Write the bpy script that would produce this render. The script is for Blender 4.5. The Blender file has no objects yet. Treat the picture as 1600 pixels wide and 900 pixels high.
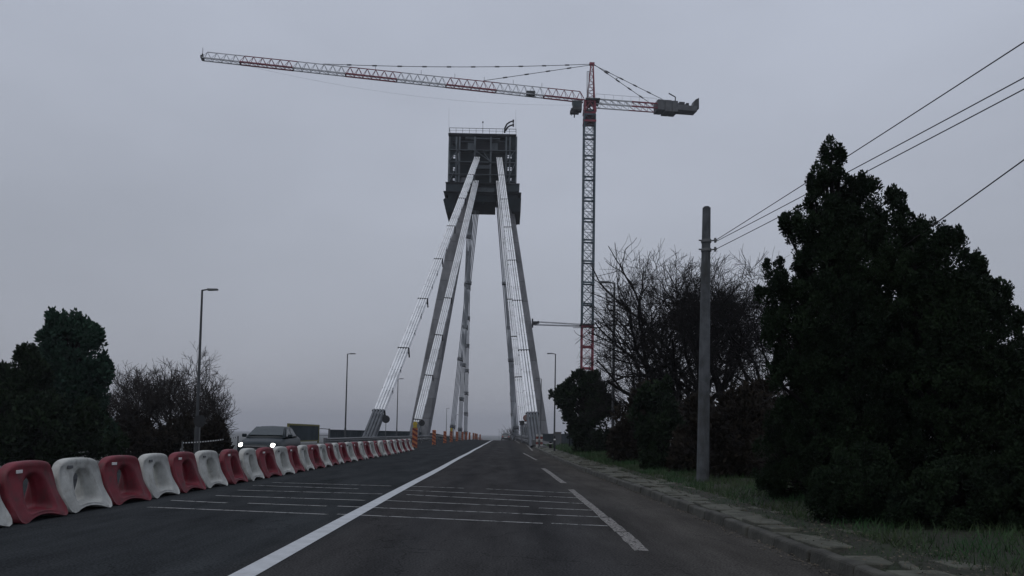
import bpy, math, random
import numpy as np
from mathutils import Vector, Matrix

S = bpy.context.scene
COL = S.collection
RAD = math.radians

# ------------------------------------------------------------------ camera
F = 1150.0                       # focal length in photo pixels (photo 1600 x 900)
CAMZ = 1.3
PITCH, ROLL, YAWT = RAD(3.0), RAD(1.0), 0.00866
PPY = 617.0                      # principal point row (lens shift)
yaw = math.atan(YAWT)
Fh = Vector((math.sin(yaw), math.cos(yaw), 0))
Rt = Vector((math.cos(yaw), -math.sin(yaw), 0))
FW = (Fh * math.cos(PITCH) + Vector((0, 0, 1)) * math.sin(PITCH)).normalized()
UP = Rt.cross(FW).normalized()
R2 = Rt * math.cos(ROLL) + UP * math.sin(ROLL)
U2 = UP * math.cos(ROLL) - Rt * math.sin(ROLL)
CAM = Vector((0, 0, CAMZ))
cd = bpy.data.cameras.new('camera')
cam = bpy.data.objects.new('camera', cd)
COL.objects.link(cam)
cam.matrix_world = Matrix(((R2.x, U2.x, -FW.x, CAM.x), (R2.y, U2.y, -FW.y, CAM.y), (R2.z, U2.z, -FW.z, CAM.z), (0, 0, 0, 1)))
cd.sensor_width = 36
cd.lens = F / 1600 * 36
cd.shift_y = (PPY - 450) / 1600
cd.clip_start = 0.1
cd.clip_end = 9000
S.camera = cam

# ------------------------------------------------------------------ world, sun, exposure
SUN_EL, SUN_ROT = RAD(60), RAD(205)
W = bpy.data.worlds.new('World')
S.world = W
W.use_nodes = True
wn, wl = W.node_tree.nodes, W.node_tree.links
bg = wn['Background']
sky = wn.new('ShaderNodeTexSky')
sky.sky_type = 'NISHITA'
sky.sun_disc = False
sky.sun_elevation = SUN_EL
sky.sun_rotation = SUN_ROT
sky.air_density = 1.0
sky.dust_density = 3.0
tc = wn.new('ShaderNodeTexCoord')
sep = wn.new('ShaderNodeSeparateXYZ')
wl.new(tc.outputs['Generated'], sep.inputs[0])
ramp = wn.new('ShaderNodeValToRGB')
wl.new(sep.outputs['Z'], ramp.inputs[0])
e = ramp.color_ramp.elements
e[0].position = 0.0
e[0].color = (2.62, 2.70, 3.08, 1)
e[1].position = 0.75
e[1].color = (3.9, 4.2, 4.95, 1)
e2 = ramp.color_ramp.elements.new(0.22)
e2.color = (2.95, 3.13, 3.58, 1)
e3 = ramp.color_ramp.elements.new(0.48)
e3.color = (3.6, 3.88, 4.55, 1)
noi = wn.new('ShaderNodeTexNoise')
noi.inputs['Scale'].default_value = 1.3
noi.inputs['Detail'].default_value = 5
mp = wn.new('ShaderNodeMapping')
mp.inputs['Scale'].default_value = (1, 1, 2.2)
wl.new(tc.outputs['Generated'], mp.inputs[0])
wl.new(mp.outputs[0], noi.inputs['Vector'])
mr = wn.new('ShaderNodeMapRange')
mr.inputs[1].default_value = 0.3
mr.inputs[2].default_value = 0.7
mr.inputs[3].default_value = 0.87
mr.inputs[4].default_value = 1.13
wl.new(noi.outputs[0], mr.inputs[0])
mul = wn.new('ShaderNodeVectorMath')
mul.operation = 'SCALE'
wl.new(ramp.outputs[0], mul.inputs[0])
wl.new(mr.outputs[0], mul.inputs['Scale'])
mixw = wn.new('ShaderNodeMix')
mixw.data_type = 'RGBA'
mixw.inputs[0].default_value = 0.93          # overcast veil over the clear sky
wl.new(sky.outputs[0], mixw.inputs[6])
wl.new(mul.outputs[0], mixw.inputs[7])
wl.new(mixw.outputs[2], bg.inputs[0])
bg.inputs[1].default_value = 0.128

sd = bpy.data.lights.new('sun', 'SUN')
sun = bpy.data.objects.new('sun', sd)
COL.objects.link(sun)
sd.energy = 0.5
sd.angle = RAD(30)
sd.color = (1.0, 0.97, 0.93)
_a = SUN_ROT
sdir = Vector((math.sin(_a) * math.cos(SUN_EL), math.cos(_a) * math.cos(SUN_EL), math.sin(SUN_EL)))
sun.rotation_euler = sdir.to_track_quat('Z', 'Y').to_euler()
S.view_settings.view_transform = 'Standard'
S.view_settings.look = 'None'
S.view_settings.gamma = 1
S.view_settings.exposure = 0.0

# ------------------------------------------------------------------ helpers
def P(x, y, d):
    r = FW + R2 * ((x - 800) / F) + U2 * ((PPY - y) / F)
    return CAM + r * (d / r.y)

def G(x, y, z=0.0):
    r = FW + R2 * ((x - 800) / F) + U2 * ((PPY - y) / F)
    return CAM + r * ((z - CAMZ) / r.z)

def zroad(d):
    if d < 120: return 0.0
    if d < 420: return -(d - 120) ** 2 / 7000.0
    return -(300 ** 2) / 7000.0 - (d - 420) * 300 / 3500 * max(0.0, 1 - (d - 420) / 200)

class MB:
    def __init__(s): s.v, s.f, s.m = [], [], []
    def add(s, vs, fs, mi=0):
        o = len(s.v)
        s.v += [tuple(p) for p in vs]
        s.f += [tuple(i + o for i in f) for f in fs]
        s.m += [mi] * len(fs)
    def box(s, x0, x1, y0, y1, z0, z1, mi=0):
        s.add([(x0, y0, z0), (x1, y0, z0), (x1, y1, z0), (x0, y1, z0), (x0, y0, z1), (x1, y0, z1), (x1, y1, z1), (x0, y1, z1)],
              [(0, 3, 2, 1), (4, 5, 6, 7), (0, 1, 5, 4), (1, 2, 6, 5), (2, 3, 7, 6), (3, 0, 4, 7)], mi)
    def hexa(s, b, t, mi=0):
        s.add(list(b) + list(t), [(0, 3, 2, 1), (4, 5, 6, 7), (0, 1, 5, 4), (1, 2, 6, 5), (2, 3, 7, 6), (3, 0, 4, 7)], mi)
    def bar(s, a, b, w, h=None, mi=0, up=Vector((0, 0, 1))):
        a, b = Vector(a), Vector(b)
        h = h or w
        d = (b - a)
        if d.length < 1e-6: return
        d.normalize()
        if abs(d.dot(up)) > 0.99: up = Vector((0, 1, 0))
        r = d.cross(up).normalized() * (w / 2)
        u = r.cross(d).normalized() * (h / 2)
        s.hexa([a - r - u, a + r - u, a + r + u, a - r + u], [b - r - u, b + r - u, b + r + u, b - r + u], mi)
    def tube(s, pts, rad, n=6, mi=0, cap=True):
        pts = [Vector(p) for p in pts]
        if not hasattr(rad, '__len__'): rad = [rad] * len(pts)
        o = len(s.v)
        prev = None
        for i, p in enumerate(pts):
            d = (pts[min(i + 1, len(pts) - 1)] - pts[max(i - 1, 0)])
            if d.length < 1e-9: d = Vector((0, 0, 1))
            d.normalize()
            ref = prev if prev is not None else (Vector((1, 0, 0)) if abs(d.x) < 0.8 else Vector((0, 1, 0)))
            u = (ref - d * ref.dot(d))
            if u.length < 1e-4: u = d.orthogonal()
            u.normalize()
            prev = u
            v = d.cross(u)
            for k in range(n):
                a = 2 * math.pi * k / n
                q = p + (u * math.cos(a) + v * math.sin(a)) * rad[i]
                s.v.append((q.x, q.y, q.z))
        for i in range(len(pts) - 1):
            for k in range(n):
                k2 = (k + 1) % n
                s.f.append((o + i * n + k, o + i * n + k2, o + (i + 1) * n + k2, o + (i + 1) * n + k))
                s.m.append(mi)
        if cap:
            s.f.append(tuple(o + k for k in reversed(range(n)))); s.m.append(mi)
            s.f.append(tuple(o + (len(pts) - 1) * n + k for k in range(n))); s.m.append(mi)
    def build(s, name, mats, parent=None, smooth=False, bevel=0, seg=2):
        me = bpy.data.meshes.new(name)
        me.from_pydata(s.v, [], s.f)
        if not isinstance(mats, (list, tuple)): mats = [mats]
        for m in mats: me.materials.append(m)
        if len(mats) > 1: me.polygons.foreach_set('material_index', s.m)
        if smooth: me.polygons.foreach_set('use_smooth', [True] * len(me.polygons))
        me.update()
        o = bpy.data.objects.new(name, me)
        COL.objects.link(o)
        if parent: 
            o.parent = parent
            if parent.type == 'EMPTY' and parent.get('_abs'):
                o.location = -Vector(parent.location)
        if bevel:
            b = o.modifiers.new('bevel', 'BEVEL')
            b.width = bevel
            b.segments = seg
            b.limit_method = 'ANGLE'
            b.angle_limit = RAD(35)
        return o

def tag(o, label=None, cat=None, group=None, kind=None):
    if label: o['label'] = label
    if cat: o['category'] = cat
    if group: o['group'] = group
    if kind: o['kind'] = kind
    return o

def empty(name, loc, label, cat, group=None, rz=0, absolute=False):
    o = bpy.data.objects.new(name, None)
    o.empty_display_size = 0.2
    COL.objects.link(o)
    o.location = loc
    o.rotation_euler = (0, 0, rz)
    if absolute: o['_abs'] = 1        # its parts are modelled in world coordinates
    return tag(o, label, cat, group)

def kids(o): return [c for c in bpy.data.objects if c.parent == o]
def copy_tree(o, parent=None):
    c = o.copy()
    COL.objects.link(c)
    if parent: c.parent = parent
    for ch in kids(o): copy_tree(ch, c)
    return c

# ------------------------------------------------------------------ materials
def mat(name, col, rough=0.8, metal=0.0, var=0.0, scale=5.0, col2=None, bump=0.0, bscale=40, spec=0.5, coat=0.0, emit=None, estr=0, detail=5):
    m = bpy.data.materials.new(name)
    m.use_nodes = True
    n, l = m.node_tree.nodes, m.node_tree.links
    b = n['Principled BSDF']
    b.inputs['Base Color'].default_value = (*col, 1)
    b.inputs['Roughness'].default_value = rough
    b.inputs['Metallic'].default_value = metal
    b.inputs['Specular IOR Level'].default_value = spec
    b.inputs['Coat Weight'].default_value = coat
    if emit:
        b.inputs['Emission Color'].default_value = (*emit, 1)
        b.inputs['Emission Strength'].default_value = estr
    t = n.new('ShaderNodeTexCoord')
    if var or col2:
        no = n.new('ShaderNodeTexNoise')
        no.inputs['Scale'].default_value = scale
        no.inputs['Detail'].default_value = detail
        no.inputs['Roughness'].default_value = 0.6
        l.new(t.outputs['Object'], no.inputs['Vector'])
        r = n.new('ShaderNodeValToRGB')
        r.color_ramp.elements[0].position = 0.35
        r.color_ramp.elements[1].position = 0.65
        c2 = col2 or tuple(c * (1 + var) for c in col)
        c1 = col if col2 else tuple(c * (1 - var) for c in col)
        r.color_ramp.elements[0].color = (*c1, 1)
        r.color_ramp.elements[1].color = (*c2, 1)
        l.new(no.outputs[0], r.inputs[0])
        l.new(r.outputs[0], b.inputs['Base Color'])
    if bump:
        nb = n.new('ShaderNodeTexNoise')
        nb.inputs['Scale'].default_value = bscale
        nb.inputs['Detail'].default_value = 6
        l.new(t.outputs['Object'], nb.inputs['Vector'])
        bp = n.new('ShaderNodeBump')
        bp.inputs['Strength'].default_value = bump
        bp.inputs['Distance'].default_value = 0.02
        l.new(nb.outputs[0], bp.inputs['Height'])
        l.new(bp.outputs[0], b.inputs['Normal'])
    return m

def asphalt():
    m = bpy.data.materials.new('asphalt')
    m.use_nodes = True
    n, l = m.node_tree.nodes, m.node_tree.links
    b = n['Principled BSDF']
    t = n.new('ShaderNodeTexCoord')
    sp = n.new('ShaderNodeSeparateXYZ'); l.new(t.outputs['Object'], sp.inputs[0])
    n1 = n.new('ShaderNodeTexNoise'); n1.inputs['Scale'].default_value = 0.35; n1.inputs['Detail'].default_value = 6
    mpp = n.new('ShaderNodeMapping'); mpp.inputs['Scale'].default_value = (1.6, 0.35, 1)
    l.new(t.outputs['Object'], mpp.inputs[0]); l.new(mpp.outputs[0], n1.inputs['Vector'])
    # newer dark surfacing left of the white line, older brownish wearing course and dusty shoulder on the right
    def rng(inp, a, c, lo, hi):
        q = n.new('ShaderNodeMapRange'); q.inputs[1].default_value = a; q.inputs[2].default_value = c
        q.inputs[3].default_value = lo; q.inputs[4].default_value = hi; l.new(inp, q.inputs[0]); return q
    def mixc(f, a, c):
        q = n.new('ShaderNodeMix'); q.data_type = 'RGBA'
        if isinstance(f, float): q.inputs[0].default_value = f
        else: l.new(f, q.inputs[0])
        for k, s in ((6, a), (7, c)):
            if isinstance(s, tuple): q.inputs[k].default_value = (*s, 1)
            else: l.new(s, q.inputs[k])
        return q.outputs[2]
    wob = n.new('ShaderNodeMath'); wob.operation = 'MULTIPLY_ADD'; l.new(n1.outputs[0], wob.inputs[0]); wob.inputs[1].default_value = 0.9; l.new(sp.outputs['X'], wob.inputs[2])
    f1 = rng(wob.outputs[0], -2.2, -1.6, 0, 1)
    f2 = rng(wob.outputs[0], 1.5, 2.9, 0, 1)
    c = mixc(f1.outputs[0], (0.034, 0.0375, 0.0405), (0.044, 0.0440, 0.0452))
    c = mixc(f2.outputs[0], c, (0.061, 0.0585, 0.055))
    # wheel tracks
    for xc in (-1.15, 0.55, -4.4, -10.2, -8.6):
        ab = n.new('ShaderNodeMath'); ab.operation = 'SUBTRACT'; l.new(sp.outputs['X'], ab.inputs[0]); ab.inputs[1].default_value = xc
        aa = n.new('ShaderNodeMath'); aa.operation = 'ABSOLUTE'; l.new(ab.outputs[0], aa.inputs[0])
        q = rng(aa.outputs[0], 0.1, 0.42, 0.35, 0.0)
        c = mixc(q.outputs[0], c, (0.026, 0.0275, 0.030))
    n2 = n.new('ShaderNodeTexNoise'); n2.inputs['Scale'].default_value = 0.9; n2.inputs['Detail'].default_value = 8; n2.inputs['Roughness'].default_value = 0.65
    l.new(mpp.outputs[0], n2.inputs['Vector'])
    q2 = rng(n2.outputs[0], 0.3, 0.7, 0.68, 1.32)
    v = n.new('ShaderNodeVectorMath'); v.operation = 'SCALE'; l.new(c, v.inputs[0]); l.new(q2.outputs[0], v.inputs['Scale'])
    # aggregate speckle
    n3 = n.new('ShaderNodeTexNoise'); n3.inputs['Scale'].default_value = 45; n3.inputs['Detail'].default_value = 3; l.new(t.outputs['Object'], n3.inputs['Vector'])
    q3 = rng(n3.outputs[0], 0.3, 0.7, 0.55, 1.45)
    v2 = n.new('ShaderNodeVectorMath'); v2.operation = 'SCALE'; l.new(v.outputs[0], v2.inputs[0]); l.new(q3.outputs[0], v2.inputs['Scale'])
    # cracks
    vo = n.new('ShaderNodeTexVoronoi'); vo.feature = 'DISTANCE_TO_EDGE'; vo.inputs['Scale'].default_value = 0.33
    dm = n.new('ShaderNodeMapping'); l.new(t.outputs['Object'], dm.inputs[0])
    nd = n.new('ShaderNodeTexNoise'); nd.inputs['Scale'].default_value = 1.6; nd.inputs['Detail'].default_value = 6; l.new(t.outputs['Object'], nd.inputs['Vector'])
    vm = n.new('ShaderNodeVectorMath'); vm.operation = 'MULTIPLY_ADD'; l.new(nd.outputs['Color'], vm.inputs[0]); vm.inputs[1].default_value = (1.6, 1.6, 0); l.new(t.outputs['Object'], vm.inputs[2])
    l.new(vm.outputs[0], vo.inputs['Vector'])
    q4 = rng(vo.outputs['Distance'], 0.0, 0.005, 0.5, 0.0)
    cr = mixc(q4.outputs[0], v2.outputs[0], (0.008, 0.008, 0.008))
    l.new(cr, b.inputs['Base Color'])
    qr = rng(n2.outputs[0], 0.3, 0.7, 0.6, 0.85); l.new(qr.outputs[0], b.inputs['Roughness'])
    b.inputs['Specular IOR Level'].default_value = 0.0
    bp = n.new('ShaderNodeBump'); bp.inputs['Strength'].default_value = 0.35; bp.inputs['Distance'].default_value = 0.01; l.new(n3.outputs[0], bp.inputs['Height']); l.new(bp.outputs[0], b.inputs['Normal'])
    return m

def worn_paint(name, col, wear, sc):
    m = mat(name, col, 0.7, var=0.12, scale=3)
    n, l = m.node_tree.nodes, m.node_tree.links
    b = n['Principled BSDF']
    t = n['Texture Coordinate']
    no = n.new('ShaderNodeTexNoise'); no.inputs['Scale'].default_value = sc; no.inputs['Detail'].default_value = 8; no.inputs['Roughness'].default_value = 0.75
    l.new(t.outputs['Object'], no.inputs['Vector'])
    q = n.new('ShaderNodeMapRange'); q.inputs[1].default_value = wear - 0.05; q.inputs[2].default_value = wear + 0.07; q.inputs[3].default_value = 0.0; q.inputs[4].default_value = 1
    l.new(no.outputs[0], q.inputs[0])
    l.new(q.outputs[0], b.inputs['Alpha'])
    return m

M = {}
M['asphalt'] = asphalt()
M['line'] = mat('white_road_paint', (0.40, 0.42, 0.44), 0.6, var=0.14, scale=5)
M['worn'] = worn_paint('worn_road_paint', (0.17, 0.163, 0.155), 0.44, 22)
M['thin'] = worn_paint('thin_worn_paint', (0.19, 0.19, 0.19), 0.42, 6)
M['ground'] = mat('soil_and_grass', (0.016, 0.015, 0.010), 0.95, col2=(0.012, 0.020, 0.008), scale=1.4, bump=0.8, bscale=8)
M['kerb'] = mat('old_concrete_kerb', (0.024, 0.024, 0.020), 0.9, col2=(0.066, 0.066, 0.056), scale=3, bump=0.6, bscale=25, detail=9)
M['slab'] = mat('broken_concrete_slab', (0.035, 0.037, 0.028), 0.9, col2=(0.095, 0.098, 0.078), scale=4, bump=0.6, bscale=20, detail=9)
M['grass'] = mat('grass_blade', (0.010, 0.058, 0.011), 0.8, col2=(0.032, 0.046, 0.014), scale=0.9)
M['litter'] = mat('dead_leaf', (0.035, 0.025, 0.014), 0.9, col2=(0.11, 0.095, 0.07), scale=30)
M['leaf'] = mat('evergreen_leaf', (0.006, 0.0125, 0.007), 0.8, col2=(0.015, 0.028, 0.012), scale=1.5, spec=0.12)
M['leaf_reflect'] = mat('reflection_tinted_leaf', (0.013, 0.032, 0.023), 0.8, col2=(0.028, 0.060, 0.040), scale=1.2, spec=0.12)  # pale bluish cast of a windscreen reflection, put into the leaf colour
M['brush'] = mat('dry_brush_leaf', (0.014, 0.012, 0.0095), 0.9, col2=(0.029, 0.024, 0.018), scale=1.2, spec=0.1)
M['bark'] = mat('dark_bark', (0.010, 0.009, 0.009), 0.95, var=0.4, scale=6, bump=0.5, bscale=15, spec=0.2)
M['bark2'] = mat('grey_twig', (0.038, 0.034, 0.032), 0.95, var=0.3, scale=6, spec=0.2)
M['pole'] = mat('weathered_concrete_pole', (0.068, 0.075, 0.082), 0.9, var=0.3, scale=4, bump=0.5, bscale=30, detail=8)
M['galv'] = mat('galvanised_steel', (0.12, 0.125, 0.13), 0.6, 0.3, var=0.15, scale=8)
M['lamp'] = mat('lamp_post_grey', (0.05, 0.055, 0.06), 0.6, 0.2, var=0.15, scale=3)
M['wire'] = mat('power_wire', (0.02, 0.02, 0.02), 0.6)
M['pred'] = mat('red_barrier_plastic', (0.135, 0.006, 0.016), 0.6, var=0.25, scale=5, bump=0.15, bscale=12)
M['pwhite'] = mat('white_barrier_plastic', (0.26, 0.265, 0.25), 0.6, col2=(0.47, 0.48, 0.455), scale=2.5, bump=0.15, bscale=12, detail=9)
M['steel_d'] = mat('dark_formwork_steel', (0.004, 0.0085, 0.011), 0.8, col2=(0.013, 0.023, 0.028), scale=0.8, detail=7, spec=0.15)
M['steel_m'] = mat('weathered_steel_panel', (0.018, 0.027, 0.033), 0.8, col2=(0.046, 0.06, 0.07), scale=0.5, detail=7, spec=0.2)
M['steel_l'] = mat('pale_sheet_panel', (0.045, 0.057, 0.066), 0.8, col2=(0.10, 0.12, 0.135), scale=0.6, detail=7)
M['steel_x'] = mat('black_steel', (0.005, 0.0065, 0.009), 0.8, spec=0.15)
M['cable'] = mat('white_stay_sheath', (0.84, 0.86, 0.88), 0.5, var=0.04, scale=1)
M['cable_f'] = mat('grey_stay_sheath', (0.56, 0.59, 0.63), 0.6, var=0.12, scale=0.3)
M['sleeve'] = mat('dark_cable_sleeve', (0.07, 0.078, 0.088), 0.6, var=0.3, scale=1)
M['crane_w'] = mat('crane_grey_paint', (0.44, 0.455, 0.48), 0.55, var=0.2, scale=0.5)
M['crane_r'] = mat('crane_red_paint', (0.17, 0.008, 0.026), 0.6, var=0.25, scale=0.5)
M['crane_t'] = mat('crane_mast_teal', (0.026, 0.052, 0.070), 0.6, var=0.3, scale=0.6)
M['crane_d'] = mat('crane_dark_metal', (0.016, 0.018, 0.021), 0.6, var=0.3, scale=0.6)
M['cweight'] = mat('counterweight_concrete', (0.085, 0.09, 0.097), 0.85, var=0.3, scale=0.8)
M['orange'] = mat('beacon_orange', (0.34, 0.12, 0.045), 0.6, var=0.15, scale=6)
M['bred'] = mat('beacon_dark_red', (0.11, 0.014, 0.012), 0.6, var=0.2, scale=6)
M['yellow'] = mat('yellow_plastic', (0.38, 0.28, 0.03), 0.6, var=0.15, scale=8)
M['ypaint'] = mat('faded_yellow_paint', (0.13, 0.12, 0.025), 0.7, var=0.25, scale=5)
M['rubber'] = mat('black_rubber', (0.02, 0.02, 0.02), 0.85)
M['signback'] = mat('sign_back', (0.010, 0.012, 0.015), 0.7, var=0.2, scale=5)
M['signface'] = mat('sign_white_face', (0.17, 0.13, 0.11), 0.6, var=0.1, scale=8)
M['signred'] = mat('sign_red_ring', (0.15, 0.03, 0.02), 0.6)
M['car_d'] = mat('dark_blue_car_paint', (0.007, 0.014, 0.019), 0.4, 0.0, coat=0.0, spec=0.2)
M['car_s'] = mat('silver_car_paint', (0.13, 0.135, 0.14), 0.4, 0.2, coat=0.2)
M['glass'] = mat('car_glass', (0.024, 0.036, 0.040), 0.15, spec=0.35)
M['chrome'] = mat('chrome', (0.5, 0.5, 0.5), 0.25, 0.9)
M['black'] = mat('black_plastic', (0.02, 0.02, 0.022), 0.6)
M['head'] = mat('lit_headlight', (0.9, 0.9, 0.9), 0.2, emit=(1.0, 0.97, 0.9), estr=9)
M['tail'] = mat('tail_lamp', (0.4, 0.01, 0.01), 0.3)
M['plate'] = mat('plate_white', (0.7, 0.7, 0.7), 0.5)

def scuff(m, col, amount, scale=7.0, stretch=(1, 1, .35)):
    # dried splashes and scuff marks with their own outline, mixed over the plastic
    n, l = m.node_tree.nodes, m.node_tree.links
    b = n['Principled BSDF']; src = b.inputs['Base Color'].links[0].from_socket
    t = n['Texture Coordinate']; oi = n.new('ShaderNodeObjectInfo')
    ad = n.new('ShaderNodeVectorMath'); ad.operation = 'ADD'; l.new(t.outputs['Object'], ad.inputs[0]); l.new(oi.outputs['Location'], ad.inputs[1])
    mp_ = n.new('ShaderNodeMapping'); mp_.inputs['Scale'].default_value = stretch; l.new(ad.outputs[0], mp_.inputs[0])
    no = n.new('ShaderNodeTexNoise'); no.inputs['Scale'].default_value = scale; no.inputs['Detail'].default_value = 9; no.inputs['Roughness'].default_value = .7
    l.new(mp_.outputs[0], no.inputs['Vector'])
    q = n.new('ShaderNodeMapRange'); q.inputs[1].default_value = .50; q.inputs[2].default_value = .62; q.inputs[3].default_value = 0; q.inputs[4].default_value = amount
    l.new(no.outputs[0], q.inputs[0])
    mx_ = n.new('ShaderNodeMix'); mx_.data_type = 'RGBA'; l.new(q.outputs[0], mx_.inputs[0]); l.new(src, mx_.inputs[6]); mx_.inputs[7].default_value = (*col, 1)
    l.new(mx_.outputs[2], b.inputs['Base Color'])
scuff(M['pwhite'], (0.14, 0.135, 0.11), 0.35)
scuff(M['pred'], (0.055, 0.018, 0.018), 0.7)
scuff(M['pole'], (0.035, 0.037, 0.037), 0.7, 3.0, (1, 1, .2))
scuff(M['cable'], (0.45, 0.46, 0.47), 0.5, .6, (1, 1, 1))

def concrete_leg():
    m = bpy.data.materials.new('pylon_concrete'); m.use_nodes = True
    n, l = m.node_tree.nodes, m.node_tree.links
    b = n['Principled BSDF']; b.inputs['Roughness'].default_value = 0.9
    t = n.new('ShaderNodeTexCoord')
    mp_ = n.new('ShaderNodeMapping'); mp_.inputs['Scale'].default_value = (0.25, 0.25, 0.12)
    l.new(t.outputs['Object'], mp_.inputs[0])
    no = n.new('ShaderNodeTexNoise'); no.inputs['Scale'].default_value = 2.2; no.inputs['Detail'].default_value = 8; no.inputs['Roughness'].default_value = 0.65
    l.new(mp_.outputs[0], no.inputs['Vector'])
    r = n.new('ShaderNodeValToRGB'); r.color_ramp.elements[0].position = 0.35; r.color_ramp.elements[1].position = 0.68
    r.color_ramp.elements[0].color = (0.115, 0.12, 0.13, 1); r.color_ramp.elements[1].color = (0.25, 0.255, 0.27, 1)
    l.new(no.outputs[0], r.inputs[0])
    # lifts of formwork: each about 4 m with its own tone
    sp = n.new('ShaderNodeSeparateXYZ'); l.new(t.outputs['Object'], sp.inputs[0])
    dv = n.new('ShaderNodeMath'); dv.operation = 'DIVIDE'; dv.inputs[1].default_value = 3.9; l.new(sp.outputs['Z'], dv.inputs[0])
    fl = n.new('ShaderNodeMath'); fl.operation = 'FLOOR'; l.new(dv.outputs[0], fl.inputs[0])
    wn_ = n.new('ShaderNodeTexWhiteNoise'); wn_.noise_dimensions = '1D'; l.new(fl.outputs[0], wn_.inputs['W'])
    q = n.new('ShaderNodeMapRange'); q.inputs[3].default_value = 0.82; q.inputs[4].default_value = 1.18; l.new(wn_.outputs[0], q.inputs[0])
    fr = n.new('ShaderNodeMath'); fr.operation = 'FRACT'; l.new(dv.outputs[0], fr.inputs[0])
    lt = n.new('ShaderNodeMath'); lt.operation = 'LESS_THAN'; lt.inputs[1].default_value = 0.035; l.new(fr.outputs[0], lt.inputs[0])
    q2 = n.new('ShaderNodeMapRange'); q2.inputs[3].default_value = 1; q2.inputs[4].default_value = 0.6; l.new(lt.outputs[0], q2.inputs[0])
    mm = n.new('ShaderNodeMath'); mm.operation = 'MULTIPLY'; l.new(q.outputs[0], mm.inputs[0]); l.new(q2.outputs[0], mm.inputs[1])
    v = n.new('ShaderNodeVectorMath'); v.operation = 'SCALE'; l.new(r.outputs[0], v.inputs[0]); l.new(mm.outputs[0], v.inputs['Scale'])
    l.new(v.outputs[0], b.inputs['Base Color'])
    return m
M['leg'] = concrete_leg()
M['conc'] = mat('bridge_concrete', (0.05, 0.053, 0.055), 0.9, col2=(0.10, 0.102, 0.105), scale=1.0, detail=8)

rnd = random.Random(7)
rng = np.random.default_rng(11)

# ------------------------------------------------------------------ ground, road, markings
def kx(d):
    t = min(1, max(0, (d - 7) / 28.0))
    t = t * t * (3 - 2 * t)
    return 3.22 * (1 - t) + 2.64 * t

def smooth(a, b, x):
    t = min(1, max(0, (x - a) / (b - a)))
    return t * t * (3 - 2 * t)

def terr(x, y):
    # embankment crest under the road, falling away at the sides and dropping to canal level past the abutment
    z = -0.06
    if x > 3.3: z = -0.06 + 0.22 * smooth(3.3, 3.9, x) + 0.12 * smooth(4, 6, x)
    left = smooth(-14, -34, x) if x < -14 else 0
    right = smooth(14, 40, x) if x > 14 else 0
    z -= 7 * left + 7 * right
    drop = smooth(78, 118, y)
    z = z * (1 - drop) - 13.0 * drop
    z -= 0.0
    return z

xs = sorted(set([-4500, -3000, -1800, -1000, -600, -350, -220, -150, -100, -70, -55, -45, -40] + [x * 1.5 for x in range(-24, 26)] + [3.3, 3.5, 3.7, 3.9, 4.2, 4.6] + [45, 55, 70, 100, 150, 220, 350, 600, 1000, 1800, 3000, 4500]))
ys = sorted(set([-600, -300, -150, -80, -40, -20] + [y * 3 for y in range(-4, 45)] + [150, 180, 220, 280, 350, 450, 600, 900, 1400, 2200, 4500]))
mb = MB()
vs = []
for y in ys:
    for x in xs:
        j = 0
        if -13 < x < 12 or abs(x) > 60: j = 0
        else: j = rnd.uniform(-0.15, 0.15)
        vs.append((x, y, terr(x, y) + j))
nx = len(xs)
mb.add(vs, [(j * nx + i, j * nx + i + 1, (j + 1) * nx + i + 1, (j + 1) * nx + i) for j in range(len(ys) - 1) for i in range(nx - 1)])
tag(mb.build('ground', M['ground'], smooth=True), kind='structure')

yr = [-30, -15, -5, 0, 3, 5] + list(range(7, 40, 2)) + list(range(40, 120, 5)) + list(range(120, 560, 6))
mb = MB()
vs = []
for y in yr:
    for x in (-12.4, -9, -6, -3, 0, kx(y)):
        vs.append((x, y, zroad(y)))
mb.add(vs, [(j * 6 + i, j * 6 + i + 1, (j + 1) * 6 + i + 1, (j + 1) * 6 + i) for j in range(len(yr) - 1) for i in range(5)])
tag(mb.build('road', M['asphalt']), kind='structure')

def strip(mb, a, b, w0, w1, z=0.004, n=1):
    a, b = Vector(a), Vector(b)
    d = (b - a).normalized()
    s = Vector((-d.y, d.x, 0))
    vs = []
    for i in range(n + 1):
        t = i / n
        p = a.lerp(b, t)
        w = (w0 + (w1 - w0) * t) / 2
        zz = zroad(p.y) + z
        j = 0.012 if n > 1 else 0
        vs += [(p.x - s.x * w + rnd.uniform(-j, j), p.y - s.y * w, zz), (p.x + s.x * w + rnd.uniform(-j, j), p.y + s.y * w, zz)]
    mb.add(vs, [(2 * i, 2 * i + 1, 2 * i + 3, 2 * i + 2) for i in range(n)])

# continuous white line
mb = MB()
pts = [(-2.31 + 0.015 * math.sin(y * 0.3), y, 0) for y in [-20, 0, 5] + list(range(7, 120, 4)) + list(range(120, 420, 10))]
vs = []
for p in pts:
    for s in (-1, 1): vs.append((p[0] + s * 0.115 + rnd.uniform(-.004, .004), p[1], zroad(p[1]) + 0.006))
mb.add(vs, [(2 * i, 2 * i + 1, 2 * i + 3, 2 * i + 2) for i in range(len(pts) - 1)])
tag(mb.build('centre_line', M['line']), kind='structure')
# worn edge line
mb = MB()
for (a, b, w) in (((1003, 861), (972, 832), .17), ((970, 831), (945, 809), .17), ((944, 808), (892, 765), .15), ((881, 755), (849, 732), .16), ((838, 719), (818, 708), .12), ((832, 704), (822, 694), .14)):
    A, B = G(*a), G(*b)
    strip(mb, A, B, w, w, 0.005, 6)
for d0, d1 in ((100, 300),):
    strip(mb, (2.0, d0, 0), (2.0, d1, 0), .15, .15, 0.005, 30)
tag(mb.build('edge_line', M['worn']), kind='structure')
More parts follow.
